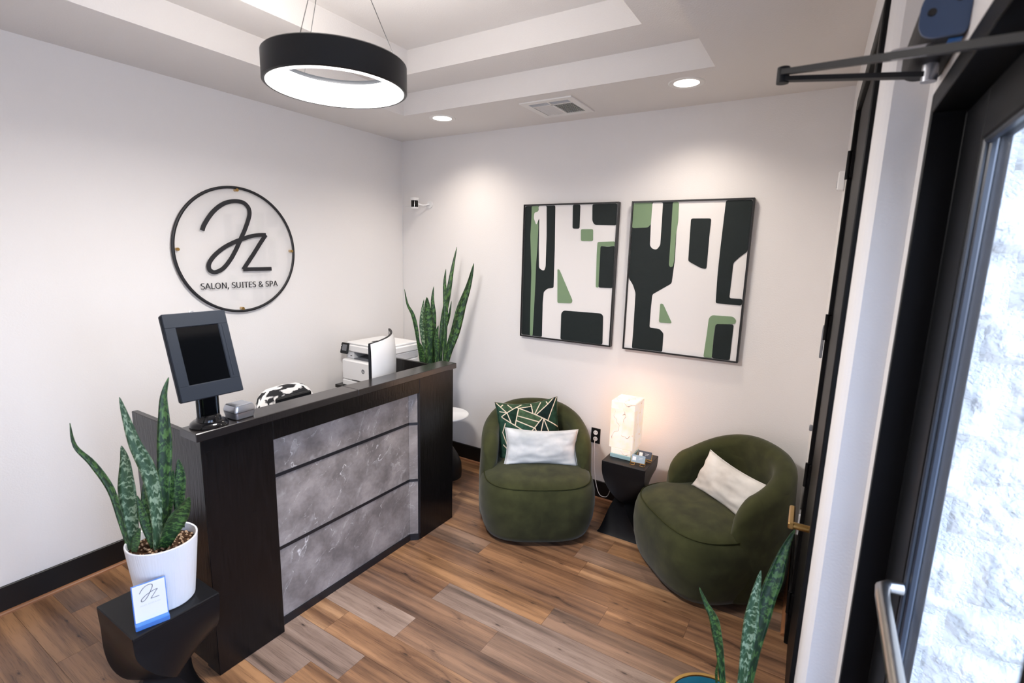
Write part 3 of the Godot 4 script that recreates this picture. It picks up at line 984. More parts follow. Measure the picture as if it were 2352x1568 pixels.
func wall_sign() -> void:
	var t := thing("wall_sign", "round clear sign with black rim and black script letters on the wall behind the desk", "sign", Vector3(0, 1.775, 1.51))
	var ex := Vector3.FORWARD
	var ey := Vector3.UP
	var st := maker()
	prism(st, disc_poly(0.392, 96), Vector3.ZERO, ex, ey, 0.018, 0.022)
	part(t, "clear_disc", st, M.acrylic)
	st = maker()
	st.set_smooth_group(2)
	var rows := []
	for k in 96:
		var a := TAU * k / 96
		var d := ex * cos(a) + ey * sin(a)
		rows.append([d * 0.381 + Vector3(0.0225, 0, 0), d * 0.381 + Vector3(0.028, 0, 0), d * 0.397 + Vector3(0.028, 0, 0), d * 0.397 + Vector3(0.017, 0, 0), d * 0.3925 + Vector3(0.017, 0, 0), d * 0.3925 + Vector3(0.0225, 0, 0)])
	grid(st, rows, true, true)
	part(t, "rim", st, M.letter)
	script_strokes(t, "letter_stroke", Vector3(0.0222, 0, 0), ex, ey, 1.0, 0.0245, 0.006, M.letter)
	lettering(t, "lettering", "SALON, SUITES & SPA", 0.508, 0.003, M.letter, Vector3(0.0245, -0.2205, 0.0), Basis(ex, ey, Vector3.RIGHT))
	for p in [Vector2(-0.364, 0.001), Vector2(0.376, 0.002), Vector2(0.011, 0.376), Vector2(0.0, -0.374)]:
		st = maker()
		tube(st, [ex * p.x + ey * p.y, ex * p.x + ey * p.y + Vector3(0.03, 0, 0)], 0.0095, 16)
		part(t, "standoff", st, M.brass, "brass standoff")

func rounded(p: PackedVector2Array, r: float) -> PackedVector2Array:
	var out := PackedVector2Array()
	for k in p.size():
		var a := p[(k - 1 + p.size()) % p.size()]
		var b := p[k]
		var c := p[(k + 1) % p.size()]
		var q := minf(r, minf(a.distance_to(b), b.distance_to(c)) * 0.45)
		var s := b + (a - b).normalized() * q
		var e := b + (c - b).normalized() * q
		for i in 4:
			var u := i / 3.0
			out.append(s.lerp(b, u).lerp(b.lerp(e, u), u))
	return out

func painting(x0: float, fields: Array, label: String) -> void:
	var w := 0.742
	var h := 0.994
	var t := thing("painting", label, "painting", Vector3(x0 + w / 2, 2.163 - h / 2, 0), 0.0, "framed abstract paintings")
	var st := maker()
	var f := 0.010
	bx(st, Vector3(-w / 2, -h / 2, 0), Vector3(-w / 2 + f, h / 2, 0.04), 0.001)
	bx(st, Vector3(w / 2 - f, -h / 2, 0), Vector3(w / 2, h / 2, 0.04), 0.001)
	bx(st, Vector3(-w / 2 + f, h / 2 - f, 0), Vector3(w / 2 - f, h / 2, 0.04), 0.001)
	bx(st, Vector3(-w / 2 + f, -h / 2, 0), Vector3(w / 2 - f, -h / 2 + f, 0.04), 0.001)
	part(t, "frame", st, M.frame)
	var canvas := part(t, "canvas", box_mesh(Vector3(-w / 2 + f, -h / 2 + f, 0.002), Vector3(w / 2 - f, h / 2 - f, 0.030)), M.paint_w)
	for k in fields.size():
		var raw: Array = fields[k][1]
		var p := PackedVector2Array()
		for i in range(0, raw.size(), 2):
			p.append(Vector2((clampf(raw[i], 0.015, 0.985) - 0.5) * w, (0.5 - clampf(raw[i + 1], 0.0115, 0.9885)) * h))
		st = maker()
		prism(st, rounded(p, 0.012), Vector3(0, 0, 0.030), Vector3.RIGHT, Vector3.UP, -0.001, 0.0012 + 0.0004 * k)
		part(canvas, "paint_field", st, M["paint_" + fields[k][0]])

func wall_things() -> void:
	var t := thing("security_camera", "small white security camera with black face beside the room corner", "camera", Vector3(0.235, 2.19, 0.0))
	var st := maker()
	lathe(st, [Vector2(0.0, -0.040), Vector2(0.028, -0.038), Vector2(0.031, -0.03), Vector2(0.031, 0.034), Vector2(0.036, 0.038), Vector2(0.034, 0.048), Vector2(0.0, 0.052)], 28, Vector3(0, 0, 0.10))
	part(t, "body", st, M.white)
	st = maker()
	var rows := []
	for y in [-0.027, 0.027]:
		var row := []
		for k in 11:
			var a := deg_to_rad(lerpf(-62, 62, k / 10.0) + 40.0)
			row.append(Vector3(sin(a) * 0.0325, y, 0.10 + cos(a) * 0.0325))
		rows.append(row)
	st.set_smooth_group(1)
	grid(st, rows)
	part(t, "face", st, M.gloss_black, "glossy black camera face")
	st = maker()
	tube(st, [Vector3(0.02, 0, 0.08), Vector3(0.05, -0.01, 0.05), Vector3(0.085, 0.0, 0.012)], 0.008, 10)
	part(t, "arm", st, M.white)
	st = maker()
	prism(st, disc_poly(0.03, 24), Vector3(0.085, 0.0, 0), Vector3.RIGHT, Vector3.UP, 0.0, 0.012)
	part(t, "mount", st, M.white)
	st = maker()
	tube(st, smooth_path([Vector3(0.215, 2.19, 0.085), Vector3(0.13, 2.186, 0.03), Vector3(0.03, 2.178, 0.006), Vector3(0.006, 2.15, 0.006), Vector3(0.005, 1.6, 0.005), Vector3(0.005, 1.0, 0.005), Vector3(0.005, 0.40, 0.005), Vector3(0.02, 0.16, 0.02)], 5), 0.002, 6)
	single("camera_cable", st, M.white, "thin white cable running from the security camera down the room corner", "cable")
	t = thing("wall_outlet", "black wall outlet plate with white sockets beside the chair with the patterned cushion", "outlet", Vector3(1.925, 0.485, 0.0))
	part(t, "cover_plate", box_mesh(Vector3(-0.036, -0.058, 0), Vector3(0.036, 0.058, 0.006), 0.002), M.black)
	for y in [-0.024, 0.024]:
		st = maker()
		prism(st, disc_poly(0.017, 20), Vector3(0, y, 0.006), Vector3.RIGHT, Vector3.UP, 0, 0.003)
		var sock := part(t, "socket", st, M.white)
		st = maker()
		bx(st, Vector3(-0.008, y - 0.002, 0.009), Vector3(-0.0055, y + 0.007, 0.0095))
		bx(st, Vector3(0.0055, y - 0.002, 0.009), Vector3(0.008, y + 0.007, 0.0095))
		part(sock, "slot", st, M.black)
	# small things on the right-hand wall between the corner and the black door
	t = thing("motion_sensor", "white box sensor high on the wall beside the black door", "sensor", Vector3(xw(0.3), 2.2, 0.3))
	part(t, "housing", box_mesh(Vector3(-0.033, -0.046, -0.03), Vector3(0.0, 0.046, 0.03), 0.006), M.white)
	part(t, "lens", box_mesh(Vector3(-0.036, -0.03, -0.018), Vector3(-0.033, 0.0, 0.018), 0.001), M.light_grey)
	t = thing("wall_keypad", "grey control keypad at eye height beside the black door", "keypad", Vector3(xw(0.55), 1.43, 0.55))
	part(t, "back_plate", box_mesh(Vector3(-0.006, -0.085, -0.05), Vector3(0.0, 0.085, 0.05), 0.002), M.white)
	part(t, "panel", box_mesh(Vector3(-0.018, -0.08, -0.045), Vector3(-0.006, 0.07, 0.045), 0.003), M.mid_grey)
	t = thing("light_switch", "small grey light switch below the keypad beside the black door", "switch", Vector3(xw(0.62), 1.01, 0.62))
	part(t, "plate", box_mesh(Vector3(-0.005, -0.03, -0.03), Vector3(0.0, 0.03, 0.03), 0.002), M.white)
	part(t, "knob", box_mesh(Vector3(-0.02, -0.014, -0.012), Vector3(-0.005, 0.014, 0.012), 0.004), M.mid_grey)
	t = thing("wall_plate", "blank white wall plate low behind the olive chair beside the black door", "wall plate", Vector3(xw(0.5), 0.46, 0.5))
	part(t, "plate", box_mesh(Vector3(-0.012, -0.057, -0.035), Vector3(0.0, 0.057, 0.035), 0.003), M.white)
	for y in [-0.04, 0.04]:
		st = maker()
		tube(st, [Vector3(-0.012, y, 0), Vector3(-0.0135, y, 0)], 0.003, 10)
		part(t, "screw", st, M.light_grey)
	# door closer above the glass door
	t = thing("door_closer", "dark metal door closer with folded arm above the glass entrance door", "door closer", Vector3(3.405, 2.247, 2.015))
	st = maker()
	var prof := PackedVector2Array()
	for p in [[0.0, -0.042], [0.050, -0.042], [0.064, -0.036], [0.071, -0.02], [0.071, 0.016], [0.062, 0.036], [0.044, 0.046], [0.0, 0.046]]:
		prof.append(Vector2(p[0], p[1]))
	prism(st, rounded(prof, 0.012), Vector3.ZERO, Vector3.LEFT, Vector3.UP, -0.128, 0.13)
	part(t, "body", st, M.matte_black)
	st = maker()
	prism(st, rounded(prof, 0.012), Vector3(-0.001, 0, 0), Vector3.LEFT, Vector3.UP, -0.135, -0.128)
	var cap := part(t, "end_cap", st, M.cap, "metal end cap with the blue sky reflection painted in")
	for p in [Vector2(0.055, 0.0), Vector2(0.018, 0.018)]:
		st = maker()
		tube(st, [Vector3(-p.x, p.y, 0.134), Vector3(-p.x, p.y, 0.1375)], 0.0065, 14)
		part(cap, "screw", st, M.black)
	part(t, "reflection_patch", box_mesh(Vector3(-0.024, -0.0432, 0.09), Vector3(-0.004, -0.042, 0.118)), mat(srgb(30, 110, 190), 0.4), "small patch of painted blue reflection")  # blue light reflected on the closer, put in as a coloured plate
	var pin := Vector3(-0.03, -0.05, -0.02)
	var elbow := Vector3(-0.305, 0.003, -0.095)
	var shoe := Vector3(0.052, -0.15, 0.415)
	st = maker()
	tube(st, [pin + Vector3(0, 0.02, 0), pin + Vector3(0, -0.025, 0)], 0.014, 14)
	part(t, "pinion", st, M.silver)
	part(t, "arm", arm_bar(pin + Vector3(0, -0.012, 0), elbow + Vector3(0, -0.012, 0), 0.024, 0.010), M.matte_black)
	part(t, "forearm", arm_bar(elbow + Vector3(0, 0.004, 0), shoe, 0.022, 0.012), M.matte_black)
	st = maker()
	tube(st, [elbow + Vector3(0, -0.022, 0), elbow + Vector3(0, 0.014, 0)], 0.014, 14)
	part(t, "elbow_joint", st, M.matte_black)
	st = maker()
	var m1 := elbow.lerp(shoe, 0.56)
	var m2 := elbow.lerp(shoe, 0.68)
	tube(st, [m1 + Vector3(0, 0.004, 0), m2 + Vector3(0, 0.004, 0)], 0.009, 12)
	part(t, "adjuster", st, M.silver)
	part(t, "bracket", box_mesh(shoe + Vector3(-0.02, -0.02, -0.025), shoe + Vector3(0.008, 0.012, 0.025), 0.002), M.matte_black)

func arm_bar(a: Vector3, b: Vector3, wide: float, thick: float) -> SurfaceTool:
	var st := maker()
	var d := (b - a).normalized()
	var side := d.cross(Vector3.UP).normalized() * wide / 2
	var up := side.cross(d).normalized() * thick / 2
	var s := [a - side - up, a + side - up, a + side + up, a - side + up]
	var e := [b - side * 0.9 - up, b + side * 0.9 - up, b + side * 0.9 + up, b - side * 0.9 + up]
	quad(st, s[0], s[3], s[2], s[1])
	quad(st, e[0], e[1], e[2], e[3])
	for k in 4:
		var k2 := (k + 1) % 4
		quad(st, s[k], s[k2], e[k2], e[k])
	return st

# ---------------------------------------------------------------- reception desk and what stands on it
func desk() -> void:
	var t := thing("reception_desk", "tall black wood reception desk with grey stone front panels", "desk", Vector3.ZERO)
	var y1 := 1.056
	var zl := 2.423
	var zr := 0.845
	var pl := 2.118
	var pr := 1.167
	var fx := 1.2457
	part(t, "pedestal", box_mesh(Vector3(1.15, 0, pl), Vector3(fx, y1, zl), 0.002), M.desk)
	part(t, "pedestal", box_mesh(Vector3(1.15, 0, zr), Vector3(fx, y1, pr), 0.002), M.desk)
	part(t, "apron", box_mesh(Vector3(1.15, 0.962, pr), Vector3(fx, y1, pl), 0.002), M.desk)
	# counter top in two lengths with a fine seam
	part(t, "counter_top", box_mesh(Vector3(1.142, y1, 1.6505), Vector3(1.265, 1.091, 2.445), 0.0025), M.desk_top)
	part(t, "counter_top", box_mesh(Vector3(1.142, y1, 0.835), Vector3(1.265, 1.091, 1.6495), 0.0025), M.desk_top)
	part(t, "back_panel", box_mesh(Vector3(1.152, 0, pr + 0.05), Vector3(1.19, 0.962, pl)), M.desk)
	# stone panels with dark strips between, and their splayed returns at the right-hand end
	var ys := [[0.042, 0.396], [0.411, 0.762], [0.777, 0.962]]
	for k in 3:
		part(t, "stone_panel", box_mesh(Vector3(1.188, ys[k][0], 1.215), Vector3(1.20, ys[k][1], pl), 0.001), M.stone, ["lowest grey veined stone panel", "middle grey veined stone panel", "top grey veined stone panel"][k])
		var st := maker()
		plan(st, [1.20, 1.2145, 1.2365, 1.1785, 1.2365, 1.168, 1.19, 1.168, 1.19, 1.2145], ys[k][0], ys[k][1])
		part(t, "stone_return", st, M.stone)
	for y in [0.396, 0.762]:
		var st := maker()
		plan(st, [1.19, pl, 1.203, pl, 1.203, 1.216, 1.239, 1.1795, 1.2365, 1.168, 1.19, 1.168], y, y + 0.015)
		part(t, "strip", st, M.strip)
	var st := maker()
	plan(st, [1.19, pl, 1.205, pl, 1.205, 1.217, 1.2415, 1.180, 1.2415, 1.168, 1.19, 1.168], 0, 0.042)
	part(t, "toe_strip", st, M.strip)
	part(t, "edge_strip", box_mesh(Vector3(1.225, 0.042, 1.1675), Vector3(1.2455, 0.962, 1.1785), 0.001), M.strip)
	part(t, "end_panel", box_mesh(Vector3(0.65, 0, 2.392), Vector3(1.15, 1.058, 2.417), 0.002), M.desk, "left end panel in charcoal wood")
	part(t, "end_panel", box_mesh(Vector3(0.72, 0, 0.847), Vector3(1.15, 1.060, 0.872), 0.002), M.desk)
	part(t, "worktop", box_mesh(Vector3(0.62, 0.715, 0.872), Vector3(1.15, 0.74, 2.392), 0.002), M.desk_top)

	# tablet kiosk
	var k := thing("tablet_kiosk", "grey tablet kiosk on a black pole standing at the left end of the desk", "tablet stand", Vector3(1.195, 1.091, 2.358))
	st = maker()
	lathe(st, [Vector2(0.0, 0.0), Vector2(0.068, 0.0), Vector2(0.070, 0.004), Vector2(0.066, 0.014), Vector2(0.055, 0.022), Vector2(0.0, 0.024)], 40)
	part(k, "base", st, M.gloss_black)
	st = maker()
	lathe(st, [Vector2(0.046, 0.020), Vector2(0.044, 0.034), Vector2(0.034, 0.046), Vector2(0.0, 0.05)], 24)
	part(k, "collar", st, M.gloss_black)
	st = maker()
	bx(st, Vector3(-0.02, 0.02, -0.026), Vector3(0.014, 0.25, 0.026), 0.004)
	for z in [-0.034, 0.034]:
		tube(st, [Vector3(0.0, 0.02, z), Vector3(0.0, 0.25, z)], 0.010, 12)
	part(k, "pole", st, M.gloss_black)
	var head := Node3D.new()
	head.name = "tablet_case"
	k.add_child(head)
	head.position = Vector3(0.005, 0.291, 0)
	head.rotation.z = 0.302
	var w := 0.238
	var h := 0.341
	part(head, "back_shell", box_mesh(Vector3(-0.028, -h / 2, -w / 2), Vector3(-0.004, h / 2, w / 2), 0.006), M.kiosk)
	st = maker()
	var sw := 0.078
	var sh := 0.114
	bx(st, Vector3(-0.006, sh, -w / 2), Vector3(0.002, h / 2, w / 2), 0.003)
	bx(st, Vector3(-0.006, -h / 2, -w / 2), Vector3(0.002, -sh + 0.004, w / 2), 0.003)
	bx(st, Vector3(-0.006, -sh, -w / 2), Vector3(0.002, sh + 0.004, -sw), 0.003)
	bx(st, Vector3(-0.006, -sh, sw), Vector3(0.002, sh + 0.004, w / 2), 0.003)
	part(head, "bezel", st, M.kiosk)
	part(head, "screen", box_mesh(Vector3(-0.004, -sh, -sw), Vector3(-0.0015, sh, sw)), M.screen, "dark switched-off screen")
	part(head, "slider", box_mesh(Vector3(0.0, -0.100, -0.096), Vector3(0.0035, 0.112, -0.091), 0.001), M.kiosk)
	st = maker()
	tube(st, [Vector3(-0.014, h / 2, 0.01), Vector3(-0.014, h / 2 + 0.006, 0.01), Vector3(-0.014, h / 2 + 0.006, -0.004), Vector3(-0.014, h / 2, -0.004)], 0.0015, 6)
	part(head, "lock_loop", st, M.silver)

	# card terminal
	var c := thing("card_reader", "small square silver card terminal beside the tablet kiosk", "card reader", Vector3(1.196, 1.091, 2.233), 0.06)
	st = maker()
	taper_box(st, 0.041, 0.045, 0.004, 0.030, 0.012)
	part(c, "lower_shell", st, M.silver)
	st = maker()
	taper_box(st, 0.045, 0.046, 0.032, 0.040, 0.012)
	taper_box(st, 0.046, 0.040, 0.040, 0.058, 0.012)
	part(c, "upper_shell", st, M.silver)
	part(c, "top_plate", box_mesh(Vector3(-0.036, 0.058, -0.036), Vector3(0.036, 0.0605, 0.036), 0.001), M.mid_grey, "dark grey top plate")
	part(c, "foot", box_mesh(Vector3(-0.038, 0.0, -0.038), Vector3(0.038, 0.005, 0.038), 0.001), M.black)
	part(c, "card_slot", box_mesh(Vector3(0.0395, 0.0308, -0.03), Vector3(0.042, 0.0318, 0.03)), M.black)

func taper_box(st: SurfaceTool, a: float, b: float, y0: float, y1: float, r: float) -> void:
	var rows := []
	for k in 2:
		var s: float = [a, b][k]
		var p := rounded(PackedVector2Array([Vector2(s, s), Vector2(-s, s), Vector2(-s, -s), Vector2(s, -s)]), r)
		var row := []
		for q in p:
			row.append(Vector3(q.x, [y0, y1][k], -q.y))
		rows.append(row)
	st.set_smooth_group(1)
	grid(st, rows, true)
	st.set_smooth_group(-1)
	for j in range(1, rows[0].size() - 1):
		tri(st, rows[1][0], rows[1][j], rows[1][j + 1])
		tri(st, rows[0][0], rows[0][j + 1], rows[0][j])

func behind_desk() -> void:
	# office chair in cow print
	var t := thing("office_chair", "black and white cow print office chair behind the desk", "office chair", Vector3(0.66, 0, 1.58))
	var st := maker(1)
	var rows := []
	for i in 25:
		var a := TAU * i / 24.0
		var row := []
		for j in 9:
			var s := j / 8.0
			var z := 0.205 * signf(cos(a)) * pow(absf(cos(a)), 0.55)
			var y := 0.235 * signf(sin(a)) * pow(absf(sin(a)), 0.6)
			var k := sin(PI * s)
			var r := 0.0 if j == 0 or j == 8 else pow(k, 0.32)
			row.append(Vector3(-0.115 - 0.035 * cos(PI * s) - 0.05 * (y * r) / 0.235 + 0.6 * z * z * r * r, 0.742 + y * r, z * r))
		rows.append(row)
	grid(st, rows, false, false, Vector2(1, 2))
	part(t, "backrest", st, M.cow)
	part(t, "lumbar_band", box_mesh(Vector3(-0.082, 0.60, -0.14), Vector3(-0.060, 0.93, 0.10), 0.008), M.matte_black)
	part(t, "seat", box_mesh(Vector3(-0.12, 0.44, -0.22), Vector3(0.30, 0.52, 0.22), 0.025), M.cow)
	st = maker()
	tube(st, [Vector3(0.08, 0.06, 0), Vector3(0.08, 0.44, 0)], 0.025, 14)
	tube(st, [Vector3(0.05, 0.45, 0), Vector3(-0.13, 0.46, 0), Vector3(-0.155, 0.60, 0)], 0.015, 10)
	part(t, "column", st, M.black)
	for k in 5:
		var a := TAU * k / 5.0 + 0.3
		st = maker()
		tube(st, [Vector3(0.08, 0.085, 0), Vector3(0.08 + cos(a) * 0.26, 0.06, sin(a) * 0.26)], 0.016, 10)
		lathe(st, [Vector2(0, 0), Vector2(0.018, 0.002), Vector2(0.024, 0.024), Vector2(0.018, 0.046), Vector2(0, 0.048)], 12, Vector3(0.08 + cos(a) * 0.26, 0, sin(a) * 0.26))
		part(t, "leg", st, M.black)

	# printer on its cabinet in the corner
	t = thing("printer_cabinet", "low black cabinet in the corner under the white printer", "cabinet", Vector3(0.10, 0, 0.36))
	part(t, "body", box_mesh(Vector3(0.02, 0.06, 0.02), Vector3(0.46, 0.735, 0.46), 0.002), M.desk)
	part(t, "cabinet_top", box_mesh(Vector3(-0.02, 0.735, 0.0), Vector3(0.48, 0.76, 0.49), 0.002), M.desk)
	part(t, "plinth", box_mesh(Vector3(0.05, 0, 0.05), Vector3(0.43, 0.06, 0.43)), M.black)
	var door := part(t, "door", box_mesh(Vector3(0.03, 0.08, 0.46), Vector3(0.45, 0.725, 0.475), 0.002), M.desk)
	part(door, "handle", box_mesh(Vector3(0.06, 0.60, 0.475), Vector3(0.075, 0.70, 0.49), 0.003), M.steel)
	t = thing("printer", "white multifunction laser printer with small tilted touch screen behind the monitor", "printer", Vector3(0.13, 0.76, 0.40))
	st = maker()
	bx(st, Vector3(0, 0, 0.0), Vector3(0.41, 0.045, 0.42), 0.006)
	bx(st, Vector3(0, 0.047, 0.0), Vector3(0.41, 0.205, 0.42), 0.010)
	part(t, "body", st, M.white)
	st = maker()
	bx(st, Vector3(0.0, 0.205, 0.0), Vector3(0.085, 0.262, 0.375), 0.006)
	bx(st, Vector3(0.34, 0.205, 0.0), Vector3(0.41, 0.262, 0.375), 0.006)
	bx(st, Vector3(0.085, 0.205, 0.0), Vector3(0.34, 0.262, 0.14), 0.004)
	part(t, "output_bay", st, M.light_grey)
	st = maker()
	prism(st, PackedVector2Array([Vector2(-0.38, 0.206), Vector2(-0.14, 0.206), Vector2(-0.14, 0.236)]), Vector3(0.085, 0, 0), Vector3.FORWARD, Vector3.UP, 0.0, 0.255)
	part(t, "output_tray", st, M.mid_grey)
	part(t, "scanner", box_mesh(Vector3(-0.004, 0.262, -0.004), Vector3(0.414, 0.316, 0.385), 0.008), M.white)
	part(t, "scanner_lid", box_mesh(Vector3(0.01, 0.317, 0.0), Vector3(0.40, 0.334, 0.375), 0.006), M.white)
	part(t, "feeder_slot", box_mesh(Vector3(0.16, 0.334, 0.20), Vector3(0.30, 0.336, 0.26), 0.0005), M.black)
	part(t, "tray_slot", box_mesh(Vector3(0.11, 0.050, 0.4195), Vector3(0.30, 0.055, 0.421)), M.black)
	part(t, "usb_port", box_mesh(Vector3(0.05, 0.225, 0.3745), Vector3(0.066, 0.232, 0.376)), M.black)
	st = maker()
	prism(st, disc_poly(0.017, 24), Vector3(0.235, 0.135, 0.4195), Vector3.RIGHT, Vector3.UP, 0, 0.001)
	var badge := part(t, "badge", st, M.mid_grey, "round grey maker's badge")
	lettering(badge, "badge_letters", "hp", 0.019, 0.0008, M.white, Vector3(0.235, 0.133, 0.4208), Basis.IDENTITY)
	var pan := Node3D.new()
	pan.name = "control_panel"
	t.add_child(pan)
	pan.position = Vector3(0.005, 0.285, 0.385)
	pan.rotation = Vector3(-0.25, 0, 0)
	part(pan, "panel_case", box_mesh(Vector3(-0.038, -0.045, 0.0), Vector3(0.045, 0.04, 0.016), 0.006), M.matte_black)
	part(pan, "touch_screen", box_mesh(Vector3(-0.016, -0.022, 0.016), Vector3(0.034, 0.026, 0.0168)), M.mid_grey)
	for k in 2:
		st = maker()
		tube(st, [Vector3(-0.027, -0.006 + 0.02 * k, 0.016), Vector3(-0.027, -0.006 + 0.02 * k, 0.0168)], 0.003, 10)
		part(pan, "button", st, M.light_grey)

	# curved monitor seen from behind
	t = thing("computer_monitor", "white curved monitor seen from behind, standing behind the counter", "monitor", Vector3(0.0, 0.74, 0.0))
	var a := Vector3(1.09, 0, 1.42)
	var b := Vector3(0.765, 0, 0.945)
	var mid := (a + b) / 2
	var ch := (b - a)
	var out := Vector3(-ch.z, 0, ch.x).normalized()   # away from the seat
	if out.x < 0: out = -out
	var face := []
	var back := []
	for i in 21:
		var s := i / 20.0
		var sag := 0.055 * (1.0 - pow(2.0 * s - 1.0, 2.0))
		var p := a + ch * s + out * sag
		face.append(p)
		back.append(p + out * 0.012)
	st = maker(1)
	var y0 := 0.18
	var y1 := 0.54
	rows = []
	for i in 21:
		rows.append([face[i] + Vector3(0, y0, 0), face[i] + Vector3(0, y1, 0), back[i] + Vector3(0, y1, 0), back[i] + Vector3(0, y0, 0)])
	flat_band(st, rows)
	part(t, "bezel", st, M.matte_black)
	st = maker(1)
	rows = []
	for i in 21:
		var s := i / 20.0
		var thick := 0.004 + 0.022 * pow(sin(PI * s), 0.7)
		var row := []
		for j in 9:
			var q := j / 8.0
			var e := pow(sin(PI * clampf(q, 0.0, 1.0)), 0.35)
			row.append(back[i] + out * (0.0005 + thick * (e if j > 0 and j < 8 else 0.0)) + Vector3(0, lerpf(y0 + 0.001, y1 - 0.003, q), 0))
		rows.append(row)
	grid(st, rows)
	part(t, "back_shell", st, M.white)
	st = maker(1)
	rows = []
	for i in 21:
		rows.append([face[i] - out * 0.0006 + Vector3(0, y1 - 0.012, 0), face[i] - out * 0.0006 + Vector3(0, y0 + 0.012, 0)])
	grid(st, rows)
	part(t, "screen", st, M.screen)
	st = maker()
	tube(st, [mid + out * 0.08 + Vector3(0, 0.01, 0), mid + out * 0.085 + Vector3(0, 0.30, 0)], 0.018, 12)
	part(t, "stand", st, M.silver)
	st = maker()
	lathe(st, [Vector2(0, 0), Vector2(0.11, 0), Vector2(0.11, 0.006), Vector2(0, 0.012)], 32, mid + out * 0.04)
	part(t, "stand_foot", st, M.silver)

func flat_band(st: SurfaceTool, rows: Array) -> void:
	var m: int = rows[0].size()
	for k in m:
		st.set_smooth_group(k + 1)
		var strip := []
		for r in rows:
			strip.append([r[k], r[(k + 1) % m]])
		grid(st, strip)
	st.set_smooth_group(-1)
	var n := rows.size() - 1
	quad(st, rows[0][0], rows[0][1], rows[0][2], rows[0][3])
	quad(st, rows[n][3], rows[n][2], rows[n][1], rows[n][0])

# ---------------------------------------------------------------- seating
func oval(a: float, b: float, n: float, t: float) -> Vector2:
	var c := cos(t)
	var s := sin(t)
	return Vector2(a * signf(c) * pow(absf(c), 2.0 / n), b * signf(s) * pow(absf(s), 2.0 / n))

func armchair(at: Vector3, turn: float, label: String) -> void:
	var t := thing("armchair", label, "armchair", at, turn, "olive green velvet barrel chairs")
	var segs := 72
	# seat: a puffed drum, fuller at the front
	var prof := [[0.030, 0.86], [0.034, 0.895], [0.07, 0.935], [0.14, 0.98], [0.22, 1.0], [0.30, 0.99], [0.355, 0.955], [0.385, 0.905], [0.402, 0.84], [0.414, 0.72], [0.424, 0.5], [0.430, 0.25], [0.432, 0.0]]
	var st := maker(1)
	var rows := []
	for p in prof:
		var row := []
		for j in segs:
			var q := oval(0.384, 0.352, 3.1, TAU * j / segs)
			row.append(Vector3(q.x * p[1], p[0], -(q.y * p[1]) + 0.062))
		rows.append(row)
	grid(st, rows, true)
	part(t, "seat", st, M.velvet)
	var loop := []
	for j in segs:
		var q := oval(0.384 * 0.915, 0.352 * 0.915, 3.1, TAU * j / segs)
		loop.append(Vector3(q.x, 0.3845, -q.y + 0.062))
	st = maker()
	tube(st, loop, 0.0035, 6, true)
	part(t, "piping", st, M.piping)
	# back: a shell that wraps round and falls towards the arms
	st = maker(1)
	rows = []
	var span := 110.0
	var steps := 60
	for i in steps + 1:
		var deg := lerpf(-span, span, i / float(steps))
		var f := deg_to_rad(deg)
		var e := clampf((span - absf(deg)) / 20.0, 0.0, 1.0)
		var ease := sqrt(maxf(0.0, 1.0 - (1.0 - e) * (1.0 - e)))
		var th := maxf(0.118 * ease, 0.002)
		var q := oval(0.385, 0.375, 2.35, f - PI / 2)
		var dir := Vector3(q.x, 0, q.y)
		var rad := dir.length() - (0.118 - th) * 0.5
		dir = dir.normalized()
		var top := 0.36 + (0.49 + 0.275 * pow(cos(f * 0.70), 1.0) - 0.36) * (0.2 + 0.8 * ease)
		var row := []
		for s in [[-0.02, 0.035], [-0.004, 0.06], [0.0, 0.15], [0.0, 0.30]]:
			row.append(dir * (rad + s[0]) + Vector3(0, s[1], 0))
		var r := th / 2
		for k in 9:
			var a := PI * k / 8.0
			row.append(dir * (rad - r + cos(a) * r - 0.012) + Vector3(0, top - r + sin(a) * r, 0))
		row.append(dir * (rad - th - 0.008) + Vector3(0, lerpf(top, 0.36, 0.5), 0))
		row.append(dir * (rad - th - 0.002) + Vector3(0, 0.34, 0))
		row.append(dir * (rad - th) + Vector3(0, 0.10, 0))
		rows.append(row)
	# rows run round the back, columns up the outside
	grid(st, rows)
	part(t, "backrest", st, M.velvet)
	st = maker()
	lathe(st, [Vector2(0, 0), Vector2(0.27, 0), Vector2(0.28, 0.006), Vector2(0.28, 0.032), Vector2(0, 0.032)], 48, Vector3(0, 0, 0.03))
	part(t, "base", st, M.black)

func cushion_mesh(w: float, h: float, thick: float, s: int, crease := 0.0028) -> SurfaceTool:
	var f := noise(2.6, s, 2)
	var n := 28
	var st := maker(1)
	for side in [1.0, -1.0]:
		var rows := []
		for i in n + 1:
			var row := []
			for j in n + 1:
				var u := -1.0 + 2.0 * j / n
				var v := 1.0 - 2.0 * i / n
				var x := w / 2 * u * (1.0 - 0.075 * (1.0 - v * v) * u * u)
				var y := h / 2 * v * (1.0 - 0.15 * (1.0 - u * u) * v * v)
				var k := pow(maxf(0.0, (1.0 - u * u) * (1.0 - v * v)), 0.42)
				var z := thick / 2 * k
				z += crease * f.get_noise_2d(u * 0.5 + side * 3.0, v * 0.5) * minf(1.0, k * 3.0) * 4.0
				row.append(Vector3(x, y, side * z))
			rows.append(row)
		if side < 0:
			for r in rows: r.reverse()
		rows.reverse()
		grid_flip(st, rows, side)
	return st

# cushion faces carry the cloth once across and once down
func grid_flip(st: SurfaceTool, rows: Array, side: float) -> void:
	var n := rows.size() - 1
	for i in n:
		for j in n:
			var u := [j / float(n), (j + 1) / float(n)]
			var v := [1.0 - i / float(n), 1.0 - (i + 1) / float(n)]
			quad(st, rows[i][j], rows[i][j + 1], rows[i + 1][j + 1], rows[i + 1][j], Vector2(u[0], v[0]), Vector2(u[1], v[0]), Vector2(u[1], v[1]), Vector2(u[0], v[1]))

